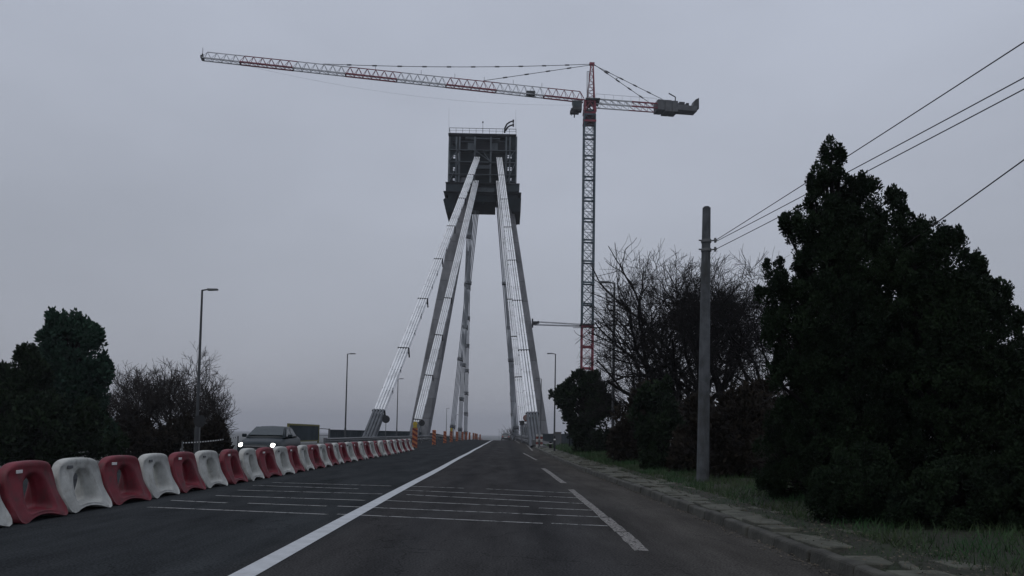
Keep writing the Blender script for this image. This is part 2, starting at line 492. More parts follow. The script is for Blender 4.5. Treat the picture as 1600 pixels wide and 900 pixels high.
# rumble lines
R = [((425, 754), (612, 759.5)), ((395, 758.5), (560, 764)), ((372, 766), (597, 772)), ((337, 774.5), (571, 782)), ((267, 782), (354, 786)), ((387, 786.5), (511, 791)), ((232, 792.5), (513, 804)),
     ((642, 760), (725, 763)), ((760, 764), (893, 770.5)), ((631, 766), (902, 778)), ((635, 773), (911, 787)), ((597, 782), (827, 792)), ((843, 794), (925, 797.5)), ((528, 791), (937, 808)), ((528, 803.5), (848, 818)), ((861, 818), (949, 822))]
mb = MB()
for a, b in R:
    A, B = G(*a), G(*b)
    strip(mb, A, B, 0.085, 0.085, 0.004, 8)
tag(mb.build('rumble_lines', M['thin']), kind='structure')

# kerb and pavement of broken slabs
mb = MB()
y = 1.0
while y < 110:
    L = 0.98 if y < 40 else 2.9
    z1 = 0.135 + rnd.uniform(-0.015, 0.012)
    dx = rnd.uniform(-0.015, 0.015)
    a, b = kx(y), kx(y + L)
    w = 0.17
    mb.hexa([(a + dx, y, -0.1), (a + w + dx, y, -0.1), (b + w + dx, y + L - .02, -0.1), (b + dx, y + L - .02, -0.1)],
            [(a + .03 + dx, y, z1), (a + w + dx, y, z1 + .005), (b + w + dx, y + L - .02, z1 + .005), (b + .03 + dx, y + L - .02, z1)])
    y += L
tag(mb.build('kerb', M['kerb'], bevel=0.025), kind='structure')
mb = MB()
y = 2.0
while y < 62:
    L = rnd.uniform(0.4, 0.62)
    x = 0.20
    while x < 1.0:
        w = rnd.uniform(0.26, 0.5)
        if rnd.random() < 0.82 - 0.25 * (x > .7):
            bx = kx(y) + x
            c = Vector((bx + w / 2, y + L / 2, 0))
            n = rnd.choice((4, 4, 5, 6))
            # an irregular broken slab
            base = [(-w / 2, -L / 2), (w / 2, -L / 2), (w / 2, L / 2), (-w / 2, L / 2)]
            if n > 4:
                k = rnd.randrange(4); p = base[k]; q = base[(k + 1) % 4]
                base.insert(k + 1, ((p[0] + q[0]) / 2 + rnd.uniform(-.05, .05), (p[1] + q[1]) / 2 + rnd.uniform(-.08, .08)))
            tz = 0.128 + 0.03 * x + rnd.uniform(-.02, .02)
            tx, ty = rnd.uniform(-.05, .05), rnd.uniform(-.05, .05)
            o = [(c.x + px * .94 + rnd.uniform(-.03, .03), c.y + py * .94 + rnd.uniform(-.04, .04)) for px, py in base]
            m_ = len(o)
            top = [(a, b, tz + (a - c.x) * tx + (b - c.y) * ty) for a, b in o]
            bot = [(a, b, 0.02) for a, b in o]
            mb.add(bot + top, [tuple(range(m_, 2 * m_))] + [(i, (i + 1) % m_, m_ + (i + 1) % m_, m_ + i) for i in range(m_)])
        x += w
    y += L
tag(mb.build('pavement', M['slab'], bevel=0.012, seg=1), kind='structure')

# verge soil strip under slabs is the terrain; grass and litter on it
def blades(n, xr, yr_, hmin, hmax, wid, xoff=None, seed=1):
    g = np.random.default_rng(seed)
    u = g.random(n)
    Y = yr_[0] + (yr_[1] - yr_[0]) * u ** 1.7
    X = xr[0] + (xr[1] - xr[0]) * g.random(n) ** 1.2
    keep = (np.sin(X * 3.1 + Y * 1.7) + np.sin(Y * 2.3 - X * 4.1) + g.normal(0, 1.0, n)) > -1.1
    X, Y = X[keep], Y[keep]
    n = len(X)
    Z = np.array([terr(float(a), float(b)) for a, b in zip(X, Y)]) - 0.01
    H = g.uniform(hmin, hmax, n) * (0.6 + 0.8 * g.random(n))
    A = g.uniform(0, 2 * np.pi, n)
    wv = wid * (0.7 + 0.6 * g.random(n)) * (0.6 + Y / 14)
    lean = g.normal(0, 0.45, (n, 2)) * H[:, None]
    co = np.zeros((n, 3, 3))
    co[:, 0] = np.stack([X - np.cos(A) * wv, Y - np.sin(A) * wv, Z], 1)
    co[:, 1] = np.stack([X + np.cos(A) * wv, Y + np.sin(A) * wv, Z], 1)
    co[:, 2] = np.stack([X + lean[:, 0], Y + lean[:, 1], Z + H], 1)
    return co.reshape(-1, 3)

def mesh_np(name, co, per, mats, parent=None, mi=None):
    nf = len(co) // per
    me = bpy.data.meshes.new(name)
    me.vertices.add(len(co)); me.vertices.foreach_set('co', co.astype(np.float32).ravel())
    me.loops.add(len(co)); me.loops.foreach_set('vertex_index', np.arange(len(co), dtype=np.int32))
    me.polygons.add(nf)
    me.polygons.foreach_set('loop_start', (np.arange(nf) * per).astype(np.int32))
    me.polygons.foreach_set('loop_total', np.full(nf, per, dtype=np.int32))
    if not isinstance(mats, (list, tuple)): mats = [mats]
    for m in mats: me.materials.append(m)
    if mi is not None: me.polygons.foreach_set('material_index', mi.astype(np.int32))
    me.update(); me.validate()
    o = bpy.data.objects.new(name, me); COL.objects.link(o)
    if parent:
        o.parent = parent
        if parent.get('_abs'): o.location = -Vector(parent.location)
    return o

co = np.concatenate([blades(60000, (4.15, 9.5), (3, 40), 0.05, 0.16, 0.0045, seed=3), blades(9000, (3.5, 4.3), (3, 40), 0.02, 0.06, 0.004, seed=4),
                     blades(14000, (3.9, 8), (28, 75), 0.08, 0.2, 0.008, seed=5)])
tag(mesh_np('grass', co, 3, M['grass']), 'patchy green grass covering the verge behind the broken kerb slabs', 'grass', kind='stuff')
# fallen leaves and crumbs along kerb
n = 5200
g = np.random.default_rng(9)
Y = 3 + 34 * g.random(n) ** 1.6
which = g.random(n)
X = np.array([kx(float(a)) for a in Y])
X = np.where(which < 0.22, X - np.abs(g.normal(0, 0.10, n)), X + 0.15 + 1.5 * g.random(n) ** 0.8)
Z = np.where(which < 0.22, 0.008, np.where(X > 3.5, 0.175, 0.16)) + g.random(n) * 0.012
s = g.uniform(0.008, 0.026, n)
A = g.uniform(0, 6.28, n)
q = []
for k in range(4):
    a = A + k * np.pi / 2
    q.append(np.stack([X + np.cos(a) * s * (1 if k % 2 else .6), Y + np.sin(a) * s * (1 if k % 2 else .6), Z + g.uniform(-.006, .01, n)], 1))
tag(mesh_np('leaf_litter', np.stack(q, 1).reshape(-1, 3), 4, M['litter']), 'dead leaves and crumbs scattered along the kerb and slabs', 'leaf litter', kind='stuff')

# ------------------------------------------------------------------ bridge
bridge = empty('cable_stayed_bridge', (-4.9, 145, 0), 'grey concrete cable stayed bridge with A shaped pylon wrapped in dark scaffolding', 'bridge', absolute=True)
# deck
mb = MB()
yd = list(range(76, 330, 6))
def ring(y):
    z = zroad(y) - 0.02
    return [(-16.6, y, z + .22), (-16.6, y, z - 1.0), (-13, y, z - 2.6), (3, y, z - 2.6), (6.8, y, z - 1.0), (6.8, y, z + .22), (kx(y) + .35, y, z + .22), (kx(y) + .01, y, z + .22), (kx(y) + .01, y, z - .1), (-12.45, y, z - .1), (-12.45, y, z + .22)]
vs = []
for y in yd: vs += ring(y)
k = 11
fs = [tuple(reversed(range(k))), tuple((len(yd) - 1) * k + i for i in range(k))]
for j in range(len(yd) - 1):
    for i in range(k):
        fs.append((j * k + i, j * k + (i + 1) % k, (j + 1) * k + (i + 1) % k, (j + 1) * k + i))
mb.add(vs, fs)
mb.build('deck', M['conc'], bridge)
# approach walkways (abutment)
mb = MB()
mb.box(-16.6, -12.45, 52, 76, -1, 0.2)
mb.build('abutment_walkway', M['conc'], bridge)
mb = MB()
mb.box(kx(60) + .35, 6.8, 66, 76, -1, 0.2)
mb.build('abutment_walkway', M['conc'], bridge)

# pylon legs: front face corners from the picture, extended below the deck
def leg(bl, br, tl, tr, name):
    B0, B1, T0, T1 = P(*bl, 144), P(*br, 144), P(*tl, 144), P(*tr, 144)
    def ext(A, B, z): t = (z - A.z) / (B.z - A.z); return A.lerp(B, t)
    zb, zt = -13.5, 52
    a0, a1 = ext(B0, T0, zb), ext(B1, T1, zb)
    c0, c1 = ext(B0, T0, zt), ext(B1, T1, zt)
    dep = Vector((0, 4.2, 0)); dt = Vector((0, 3.0, 0))
    m = MB()
    N = 16
    ch = 0.25
    for i in range(N):
        pass
    vs = []
    for i in range(N + 1):
        t = i / N
        p, q = a0.lerp(c0, t), a1.lerp(c1, t)
        d = dep.lerp(dt, t)
        e_ = Vector((ch, 0, 0)); f_ = Vector((0, ch, 0))
        vs += [p + e_, q - e_, q + f_, q + d - f_, q + d - e_, p + d + e_, p + d - f_, p + f_]
    fs = [tuple(reversed(range(8))), tuple(N * 8 + i for i in range(8))]
    for j in range(N):
        for i in range(8):
            fs.append((j * 8 + i, j * 8 + (i + 1) % 8, (j + 1) * 8 + (i + 1) % 8, (j + 1) * 8 + i))
    m.add(vs, fs)
    return m.build('pylon_leg', M['leg'], bridge)
legL = leg((640, 672), (670, 672), (709, 330), (732, 330), 'L')
legR = leg((834, 678), (857, 678), (790.5, 330), (803.5, 330), 'R')

# stays
def stay(xa, ya, xt, yt, zt, matc, n_cl, sleeve=True, far=False):
    A = Vector((xa, ya, zroad(ya) + 0.3)); T = Vector((xt, yt, zt))
    d = (T - A).normalized()
    side = Vector((1, 0, 0)); side = (side - d * side.dot(d)).normalized()
    dn = d.cross(side).normalized()
    if dn.z > 0: dn = -dn
    mb = MB()
    n = 10
    for lay in range(2):
        for k in range(4):
            off = side * ((k - 1.5) * 0.30) + dn * (0.5 * lay)
            pts = []
            for i in range(n + 1):
                t = i / n
                sag = -0.35 * 4 * t * (1 - t)
                pts.append(A.lerp(T, t) + off * (1.0 if t > 0.02 else 0.9) + Vector((0, 0, sag)))
            mb.tube(pts, (0.115 if lay == 0 else .07) if not far else 0.10, 6)
    st = mb.build('stay_cable', matc, bridge, smooth=True)
    def sagp(t): return A.lerp(T, t) + Vector((0, 0, -0.35 * 4 * t * (1 - t)))
    for i in range(n_cl):
        t = 0.0553 + i * 0.138 if not far else 0.06 + i * (0.93 / n_cl)
        c = sagp(t)
        m = MB()
        s = side * 0.66
        th = 0.13 if not far else 0.34
        m.bar(c - s - dn * 0.05, c + s - dn * 0.05, 0.16 if not far else .7, th, up=dn)
        m.bar(c + side * .6 , c + side * .6 + dn * 1.15, 0.14, 0.14, up=side)
        m.bar(c - s * .9 + dn * .6, c + s * .9 + dn * .6, 0.12, th * .8, up=dn)
        cl = m.build('clamp', M['steel_x'], st)
        cl.location = (0, 0, 0)
        if not far:
            for q_ in (1 / 3, 2 / 3):
                tt = t + 0.138 * q_
                if tt < 0.96:
                    c2 = sagp(tt)
                    m = MB()
                    m.bar(c2 - side * .58, c2 - side * .36, 0.10, 0.16, up=dn)
                    m.bar(c2 + side * .36, c2 + side * .58, 0.10, 0.16, up=dn)
                    m.bar(c2 - side * .4 + dn * .25, c2 + side * .4 + dn * .25, 0.04, 0.05, up=dn)
                    m.bar(c2 - side * .45, c2 - side * .45 + dn * .27, .05, .05, up=side)
                    m.bar(c2 + side * .45, c2 + side * .45 + dn * .27, .05, .05, up=side)
                    m.bar(c2 + side * .5, c2 + side * .5 + dn * .6, 0.08, 0.08, up=side)
                    m.build('clip', M['steel_x'], st)
    if sleeve:
        m = MB()
        SL = 5.2 if ya < 90 else 3.0
        for k in range(4):
            off = side * ((k - 1.5) * 0.30)
            m.tube([A + off - d * 0.3, A + off + d * SL], [0.15, 0.13], 8)
            m.tube([A + off - d * 0.3 + dn * .5, A + off + d * (SL - .2) + dn * .5], [0.17, 0.14], 8)
        m.bar(A + dn * .5 - d * .3, A + dn * .5 + d * (SL - 1.2), (1.0 if xa < 0 else .5), 0.3, up=dn)
        m.build('anchor_sleeve', M['sleeve'], st)
        m = MB()
        m.box(A.x - 0.42, A.x + 0.42, A.y - 1.4, A.y + 0.6, zroad(A.y) + 0.19, zroad(A.y) + 0.75)
        m.build('anchor_block', M['conc'], st, bevel=0.05)
LX, RX = -13.0, 2.97
stays = [(LX, 69.5, -6.45, 142.6, 55.6, M['cable'], 7, True, False), (RX, 69.5, -2.1, 142.6, 55.6, M['cable'], 7, True, False),
         (LX, 104.5, -6.6, 142.9, 51.0, M['cable'], 4, True, False), (RX, 104.5, -2.1, 142.9, 51.0, M['cable'], 4, True, False)]
for s_ in stays: stay(*s_)
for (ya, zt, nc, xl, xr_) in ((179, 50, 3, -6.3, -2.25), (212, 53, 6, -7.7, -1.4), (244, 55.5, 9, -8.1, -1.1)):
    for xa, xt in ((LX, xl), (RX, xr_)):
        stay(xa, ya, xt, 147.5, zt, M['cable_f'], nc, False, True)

# pylon head
DH = 143.0
def hb(m, x0, y0, x1, y1, d0=0.0, d1=9.0, mi=0):
    A, B = P(x0, y0, DH), P(x1, y1, DH)
    m.box(A.x, B.x, DH + d0, DH + d1, B.z, A.z, mi)
m = MB()
hb(m, 700.5, 207.5, 807, 213, 0, 9)          # roof slab
m.build('roof_slab', M['steel_x'], bridge)
m = MB()
hb(m, 716, 213, 791, 286, 1.2, 8)             # closed core
head = m.build('head_housing', M['steel_d'], bridge)
# floors and frames
m = MB()
for yy in (234, 252.5, 272):
    hb(m, 701, yy, 807, yy + 1.3, -0.1, 1.6)
hb(m, 696, 285, 812, 287.5, -0.3, 9.3)
hb(m, 693, 299.5, 814.5, 302, -0.5, 9.5)
m.build('work_platform', M['steel_l'], bridge)
m = MB()
for dd in (0.1, 8.6):
    for xx in (701, 712, 717, 741, 766, 790, 796, 806):
        hb(m, xx, 213, xx + 1.1, 285, dd, dd + 0.2)
    if dd == .1: m_f = m; m = MB()
m.build('scaffold_frame', M['steel_m'], bridge); m = m_f
for (a, b) in (((741, 234), (766, 252)), ((754, 236), (766, 252)), ((701, 252), (716, 234)), ((791, 252), (806, 234)), ((701, 285), (716, 253)), ((791, 285), (806, 253))):
    m.bar(P(*a, DH - .1), P(*b, DH - .1), .12)
m.build('scaffold_frame', M['steel_l'], bridge)
m = MB()
rects = [(717, 217, 741, 219, 1), (719, 220, 728, 233, 0), (730.5, 220.5, 740.5, 233, 1), (742, 221, 766, 234, 0), (767.5, 220.5, 777.5, 233, 1), (779, 220, 788, 233, 0), (766, 217, 790, 219, 1)]  # narrow black rects paint in the shade of door openings; others are panels
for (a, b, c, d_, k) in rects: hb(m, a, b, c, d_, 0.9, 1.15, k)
hb(m, 727, 211.5 + 2, 781, 216.5, 0.3, 1.15, 1)
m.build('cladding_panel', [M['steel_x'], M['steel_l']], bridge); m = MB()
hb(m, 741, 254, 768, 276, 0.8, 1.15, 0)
hb(m, 744, 256, 765, 262, 0.5, 0.79, 1)
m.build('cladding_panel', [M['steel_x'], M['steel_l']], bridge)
m = MB()
hb(m, 735, 291.5, 772, 303, 0.4, 8.5, 1)
m.build('cladding_panel', [M['steel_x'], M['steel_l']], bridge)
m = MB()
hb(m, 734, 303.2, 773, 315.5, 0.2, 8.6)
hb(m, 716, 286, 792, 303, 1.4, 8.0)
for xx in (753,): hb(m, xx, 315.5, xx + 3, 317.5, 0.4, .9)
m.build('crossbeam', M['steel_d'], bridge)
# side cladding with gaps
m = MB()
r2 = random.Random(5)
for (xa, xb) in ((701.5, 715.5), (791.5, 806.5)):
    for (ya, yb) in ((213.2, 233.8), (235.8, 252.3), (254.3, 271.8), (273.8, 284.8)):
        rows = 3
        for r_ in range(rows):
            y0 = ya + (yb - ya) * r_ / rows; y1 = ya + (yb - ya) * (r_ + 1) / rows
            w = (xb - xa)
            if r_ == 1:   # gap in this row
                s0 = 0.38 if xa < 750 else 0.1
                hb(m, xa, y0, xa + w * s0, y1, .15, .6); hb(m, xa + w * (s0 + .42), y0, xb, y1, .15, .6)
                hb(m, xa + w * s0, y0 + (y1 - y0) * .42, xa + w * (s0 + .42), y0 + (y1 - y0) * .58, .2, .4)
            else: hb(m, xa, y0 + .05, xb, y1 - .05, 0.15, .6)
    m.build('scaffold_sheeting', M['steel_d'], bridge); m = MB()
# lower skirts
def prism(m, pts, d0, d1):
    vs = [P(x, y, DH) for x, y in pts]
    a = [Vector((v.x, DH + d0, v.z)) for v in vs]; b = [Vector((v.x, DH + d1, v.z)) for v in vs]
    k = len(pts)
    m.add(a + b, [tuple(reversed(range(k))), tuple(range(k, 2 * k))] + [(i, (i + 1) % k, k + (i + 1) % k, k + i) for i in range(k)])
m = MB()
prism(m, [(696.5, 287.5), (735, 287.5), (735, 299.3), (696.5, 299.3)], 0, 9)
m.build('lower_cladding', M['steel_m'], bridge); m = MB()
prism(m, [(773, 287.5), (811, 287.5), (811, 299.3), (773, 299.3)], 0, 9)
m.build('lower_cladding', M['steel_m'], bridge)
m = MB()
prism(m, [(694, 302), (700, 302), (700, 304), (694, 304)], 0, 9)
prism(m, [(700, 302), (716, 302), (706, 331), (697, 331.5), (692.5, 312), (694, 310), (700, 310)], 0, 9)
m.build('hanging_skirt', M['steel_d'], bridge); m = MB()
prism(m, [(790, 302), (809.5, 302), (809.5, 330.8), (800, 331.5), (797, 322), (791, 310)], 0.1, 9.1)
prism(m, [(809.5, 302), (814.3, 302), (814.3, 304), (809.5, 304)], 0, 9)
prism(m, [(809.5, 309), (814.3, 309), (813.5, 330.6), (809.5, 330.8)], 0, 9)
m.build('hanging_skirt', M['steel_d'], bridge)
# roof railing, antennas, davits
m = MB()
z0, z1 = P(750, 207.5, DH).z, P(750, 200, DH).z
xL, xR = P(702, 203, DH).x, P(806.5, 203, DH).x
for yy in (DH + .2, DH + 8.8):
    for k in range(11):
        x = xL + (xR - xL) * k / 10
        m.bar((x, yy, z0 - .05), (x, yy, z1), .06)
    m.bar((xL, yy, z1), (xR, yy, z1), .07); m.bar((xL, yy, (z0 + z1) / 2), (xR, yy, (z0 + z1) / 2), .035)
for x in (xL, xR):
    m.bar((x, DH + .2, z1), (x, DH + 8.8, z1), .07)
m.build('roof_railing', M['steel_x'], bridge)
for (x, y0, y1, r_) in ((701.5, 207, 170, .02), (754.5, 207, 192, .05), (806, 207, 172, .022)):
    m = MB(); a, b = P(x, y0, DH + 1), P(x, y1, DH + 1)
    m.tube([a, b], [r_, r_ * .6], 5)
    if x == 754.5: m.tube([b, b + Vector((0, 0, .3))], [.14, .1], 6)
    m.build('antenna', M['steel_x'], bridge)
for pts in ([(788.5, 207.5), (789, 200), (792, 194), (797, 190.5), (802, 189)], [(790, 204), (793, 199), (797, 196.3), (802, 195)]):
    m = MB(); m.tube([P(x, y, DH + .6) for x, y in pts], [.17, .17, .16, .15, .13], 6)
    e_ = P(pts[-1][0], pts[-1][1], DH + .6); m.tube([e_ + Vector((0, 0, .25)), e_ - Vector((0, 0, .35))], .16, 6)
    m.build('davit', M['steel_x'], bridge)

# parapets
def parapet(x, y0, y1, matm, zb=0.2, h=1.12, name='parapet', step=0.14, parent=bridge):
    m = MB()
    y = y0
    z = lambda yy: zroad(yy) + zb
    while y < y1:
        m.box(x - .025, x + .025, y, y + .05, z(y), z(y) + h)
        y += step
    y = y0
    while y < y1:
        m.box(x - .07, x + .07, y, y + .14, z(y), z(y) + h + .03)
        yn = min(y + 3, y1)
        m.bar((x, y, z(y) + h), (x, yn, z(yn) + h), .12, .09)
        m.bar((x, y, z(y) + .12), (x, yn, z(yn) + .12), .10, .16)
        y += 3
    return m.build(name, matm, parent)
parapet(-16.2, 68, 300, M['steel_m'])
parapet(6.5, 70, 300, M['steel_m'])

# yellow-edged railing section before the bridge, left
t = empty('railing_section', (-16.1, 59, 0), 'dark barred railing section with faded yellow top rail behind the oncoming car', 'railing', absolute=True)
m = MB()
for k in range(46): 
    y = 55 + k * .19; m.box(-16.13, -16.07, y, y + .09, .45, 1.62)
m.build('bars', M['steel_m'], t)
m = MB(); m.box(-16.16, -16.04, 54.9, 63.8, 1.62, 1.76); m.box(-16.16, -16.04, 54.9, 63.8, .36, .45); m.box(-16.17, -16.03, 54.8, 54.95, 0.1, 1.76); m.box(-16.17, -16.03, 63.7, 63.85, 0.1, 1.76)
m.build('frame', M['ypaint'], t)
t = empty('railing_section', (-16.15, 66, 0), 'open tubular railing between the yellow edged section and the bridge parapet', 'railing', absolute=True)
m = MB()
m.bar((-16.1, 63.9, 1.45), (-16.15, 67.9, 1.4), .06); m.bar((-16.1, 63.9, .85), (-16.15, 67.9, .85), .05)
m.build('rail', M['galv'], t)
m = MB(); m.box(-16.2, -16.05, 67.7, 67.85, .15, 1.45); m.build('post', M['galv'], t)

# guard rails
def guardrail(x, y0, y1, label, beams=(0.62,), face=1, xf=None):
    t = empty('guard_rail', (x, y0, 0), label, 'guard rail', absolute=True)
    prof = [(-.155, 0), (-.12, .05), (-.07, .08), (-.04, .03), (0, 0), (.04, .03), (.07, .08), (.12, .05), (.155, 0)]
    X = xf or (lambda y: x)
    for zb in beams:
        m = MB()
        yy = y0
        rings = []
        while yy <= y1 + .01:
            for (dz, dx) in prof: m.v.append((X(yy) + face * dx, yy, zroad(yy) + zb + dz))
            for (dz, dx) in reversed(prof): m.v.append((X(yy) + face * (dx - .02), yy, zroad(yy) + zb + dz))
            rings.append(yy); yy += 4
        k = 18
        for j in range(len(rings) - 1):
            for i in range(k):
                m.f.append((j * k + i, j * k + (i + 1) % k, (j + 1) * k + (i + 1) % k, (j + 1) * k + i)); m.m.append(0)
        # rounded end
        m.tube([(X(y0) , y0, zb - .16), (X(y0), y0, zb + .16)], .12, 8)
        m.build('beam', M['galv'], t)
    yy = y0 + .5
    while yy < min(y1, y0 + 90):
        m = MB(); m.box(X(yy) - face * .16 - .05, X(yy) - face * .16 + .05, yy, yy + .12, zroad(yy), zroad(yy) + max(beams) + .1)
        m.bar((X(yy) - face * .12, yy + .06, zroad(yy) + beams[0]), (X(yy), yy + .06, zroad(yy) + beams[0]), .1)
        m.build('post', M['galv'], t); yy += 4
guardrail(-12.15, 50, 250, 'long grey steel guard rail along the left edge beyond the plastic barriers', (0.62,), 1)
guardrail(2.45, 75, 240, 'grey double beam guard rail along the right edge below the stay cables', (0.5, 0.9), -1)

# ------------------------------------------------------------------ tower crane
crane = empty('tower_crane', (17.0, 150, -13), 'tall red and grey tower crane with teal lattice mast beside the pylon', 'crane', absolute=True)
DC = 150.0
mt, mbm = P(921, 182, DC), P(917, 560, DC)
mx = lambda z: mbm.x + (mt.x - mbm.x) * (z - mbm.z) / (mt.z - mbm.z)
HW = 1.12
ztop = mt.z
zred = P(917, 509, DC).z
def lattice_mast(z0, z1, m, secth):
    z = z1
    while z > z0 + .1:
        zn = max(z - secth, z0)
        c = [(-HW, -HW), (HW, -HW), (HW, HW), (-HW, HW)]
        for i in range(4):
            a, b = c[i], c[(i + 1) % 4]
            pa0, pa1 = Vector((mx(zn) + a[0], DC + a[1], zn)), Vector((mx(z) + a[0], DC + a[1], z))
            pb0, pb1 = Vector((mx(zn) + b[0], DC + b[1], zn)), Vector((mx(z) + b[0], DC + b[1], z))
            m.bar(pa0, pa1, .26)
            m.bar(pa1, pb1, .14, .34 if True else .1)
            mid0, mid1 = pa0.lerp(pa1, .5), pb0.lerp(pb1, .5)
            m.bar(mid0, mid1, .09)
            m.bar(pa0, mid1, .09); m.bar(mid0, pb1, .09)
            m.bar(pb0, mid0, .09); m.bar(mid1, pa1, .09)
        m.bar((mx(z) + .5, DC - .9, zn), (mx(z) + .5, DC - .9, z), .06)
        z = zn
m = MB(); lattice_mast(zred, ztop, m, (ztop - zred) / 10)
m.build('mast', M['crane_t'], crane)
m = MB(); lattice_mast(-13, zred, m, (ztop - zred) / 10)
m.build('mast', M['crane_r'], crane)['label'] = 'red lower mast sections'
# slewing unit
zs = ztop
m = MB()
cx = mx(zs)
m.box(cx - 1.3, cx + 1.3, DC - 1.3, DC + 1.3, zs - 1.6, zs - 1.2)
m.hexa([(cx - 1.15, DC - 1.15, zs - .1), (cx + 1.15, DC - 1.15, zs - .1), (cx + 1.15, DC + 1.15, zs - .1), (cx - 1.15, DC + 1.15, zs - .1)],
       [(cx - 1.25, DC - 1.2, zs + .6), (cx + 1.25, DC - 1.2, zs + .6), (cx + 1.25, DC + 1.2, zs + .6), (cx - 1.25, DC + 1.2, zs + .6)])
for s in (-1, 1):
    for s2 in (-1, 1):
        m.bar((cx + s * 1.15, DC + s2 * 1.1, zs + .6), (cx + s * .95, DC + s2 * 1.0, zs + 2.7), .4)
        m.bar((cx + s * 1.15, DC + s2 * 1.1, zs + .6), (cx, DC + s2 * 1.0, zs + 2.6), .25)
m.box(cx - 1.2, cx + 1.2, DC - 1.15, DC + 1.15, zs + 2.6, zs + 3.0)
m.build('slewing_frame', M['crane_r'], crane)
m = MB(); m.tube([(cx, DC, zs + .55), (cx, DC, zs + 1.0)], 1.35, 20)
m.build('slewing_ring', M['crane_d'], crane); m = MB()
m.box(cx - 1.0, cx + 2.0, DC - 1.6, DC + 1.6, zs + 3.0, zs + 3.25)
m.build('slewing_platform', M['crane_d'], crane)
# jib axis
zj = P(905, 158, DC).z
Jr = Vector((cx - 1.2, DC, zj)); 
tipd = 137.0
Jt = P(316, 100, tipd)
Jt.z = zj + 0.6
JD = (Jt - Jr).normalized()
side = JD.cross(Vector((0, 0, 1))).normalized()
JL = (Jt - Jr).length
# boundaries by photo pixel column
def jt_at(px):
    lo, hi = 0.0, 1.0
    for _ in range(30):
        t = (lo + hi) / 2
        p = Jr.lerp(Jt, t) - CAM
        x = 800 + F * p.dot(R2) / p.dot(FW)
        if x > px: lo = t
        else: hi = t
    return lo
bounds = [905, 850, 775, 697, 620, 540, 458, 375, 317]
bt = [0.0] + [jt_at(b) for b in bounds[1:-1]] + [1.0]
cols = ['crane_r', 'crane_w', 'crane_r', 'crane_w', 'crane_r', 'crane_w', 'crane_r', 'crane_w']
def hgt(t): return 2.0 * (1 - t) + 1.45 * t
for si in range(8):
    m = MB()
    t0, t1 = bt[si], bt[si + 1]
    nb = max(3, round((t1 - t0) * JL / 1.75))
    for k in range(nb):
        ta, tb = t0 + (t1 - t0) * k / nb, t0 + (t1 - t0) * (k + 1) / nb
        tm = (ta + tb) / 2
        A, B, C = Jr.lerp(Jt, ta), Jr.lerp(Jt, tb), Jr.lerp(Jt, tm)
        if si == 7 and k == nb - 1: pass
        top0 = Jr.lerp(Jt, ta - (tb - ta) / 2) if not (si == 0 and k == 0) else A
        hz = Vector((0, 0, hgt(tm)))
        sl = side * .65; sr = -side * .65
        up = C + hz
        m.bar(top0 + hz if not (si == 0 and k == 0) else A + hz * .3, up, .13)
        for s in (sl, sr):
            m.bar(A + s, B + s, .21 if cols[si] == 'crane_r' else .17)
            m.bar(A + s, up, .075); m.bar(up, B + s, .075)
        m.bar(A + sl, B + sr, .06); m.bar(A + sl, A + sr, .06)
        m.bar(A + sl + Vector((0, 0, .42)), B + sl + Vector((0, 0, .42)), .06)
    m.bar(B + sl, B + sr, .2)
    m.bar(B + sl, B + sl + Vector((0, 0, .5)), .15)
    m.build('jib_section', M[cols[si]], crane)
m = MB()
m.bar(Jt + Vector((0, 0, -.2)), Jt + Vector((0, 0, 1.0)), .25); m.bar(Jt + side * .7 + Vector((0, 0, .2)), Jt - side * .7 + Vector((0, 0, .2)), .5)
m.bar(Jt + Vector((0, 0, .5)), Jt + Vector((0, 0, 2.2)), .07)
m.build('jib_tip', M['crane_d'], crane)
for t in (.55, .64, .72, .8, .88, .43):
    m = MB(); p = Jr.lerp(Jt, 1 - t) + Vector((0, 0, hgt(1 - t))); m.bar(p, p + Vector((0, 0, .9)), .07)
    m.build('line_post', M['crane_d'], crane)
# trolley and hook
m = MB()
p = Jr.lerp(Jt, jt_at(829)); 
m.box(p.x - .9, p.x + .9, p.y - .8, p.y + .8, p.z + .15, p.z + .6)
m.build('winch', M['crane_d'], crane)
m = MB()
p = P(899, 177, DC - 1); m.box(p.x - 1.1, p.x + .7, p.y - .5, p.y + .5, p.z - .1, p.z + .5)
for dx in (-.7, .3): m.bar((p.x + dx, p.y, p.z + .4), (p.x + dx * .7, p.y, p.z + 2.6), .07)
m.bar((p.x - .2, p.y, p.z), (p.x - .2, p.y, p.z - .9), .22); m.bar((p.x - .8, p.y, p.z), (p.x - .8, p.y, p.z - .5), .12)
m.tube([(p.x - .6, p.y, p.z + .5), (p.x - .6, p.y, p.z + 1.0)], .35, 8)
m.build('hook_block', M['crane_d'], crane)
m = MB()
c = P(905, 166, DC - 1.9)
m.hexa([(c.x - 1.2, c.y - .8, c.z - 1.1), (c.x + .5, c.y - .8, c.z - 1.1), (c.x + .5, c.y + .8, c.z - 1.1), (c.x - 1.0, c.y + .8, c.z - 1.1)],
       [(c.x - 1.5, c.y - .8, c.z + .9), (c.x + .5, c.y - .8, c.z + .9), (c.x + .5, c.y + .8, c.z + .9), (c.x - 1.5, c.y + .8, c.z + .9)])
cab = m.build('cab', M['crane_d'], crane, bevel=.08)
m = MB(); m.hexa([(c.x - 1.28, c.y - .83, c.z - .4), (c.x + .2, c.y - .83, c.z - .4), (c.x + .2, c.y - .81, c.z - .4), (c.x - 1.28, c.y - .81, c.z - .4)],
       [(c.x - 1.42, c.y - .83, c.z + .7), (c.x + .2, c.y - .83, c.z + .7), (c.x + .2, c.y - .81, c.z + .7), (c.x - 1.42, c.y - .81, c.z + .7)])
m.build('window', M['glass'], cab)
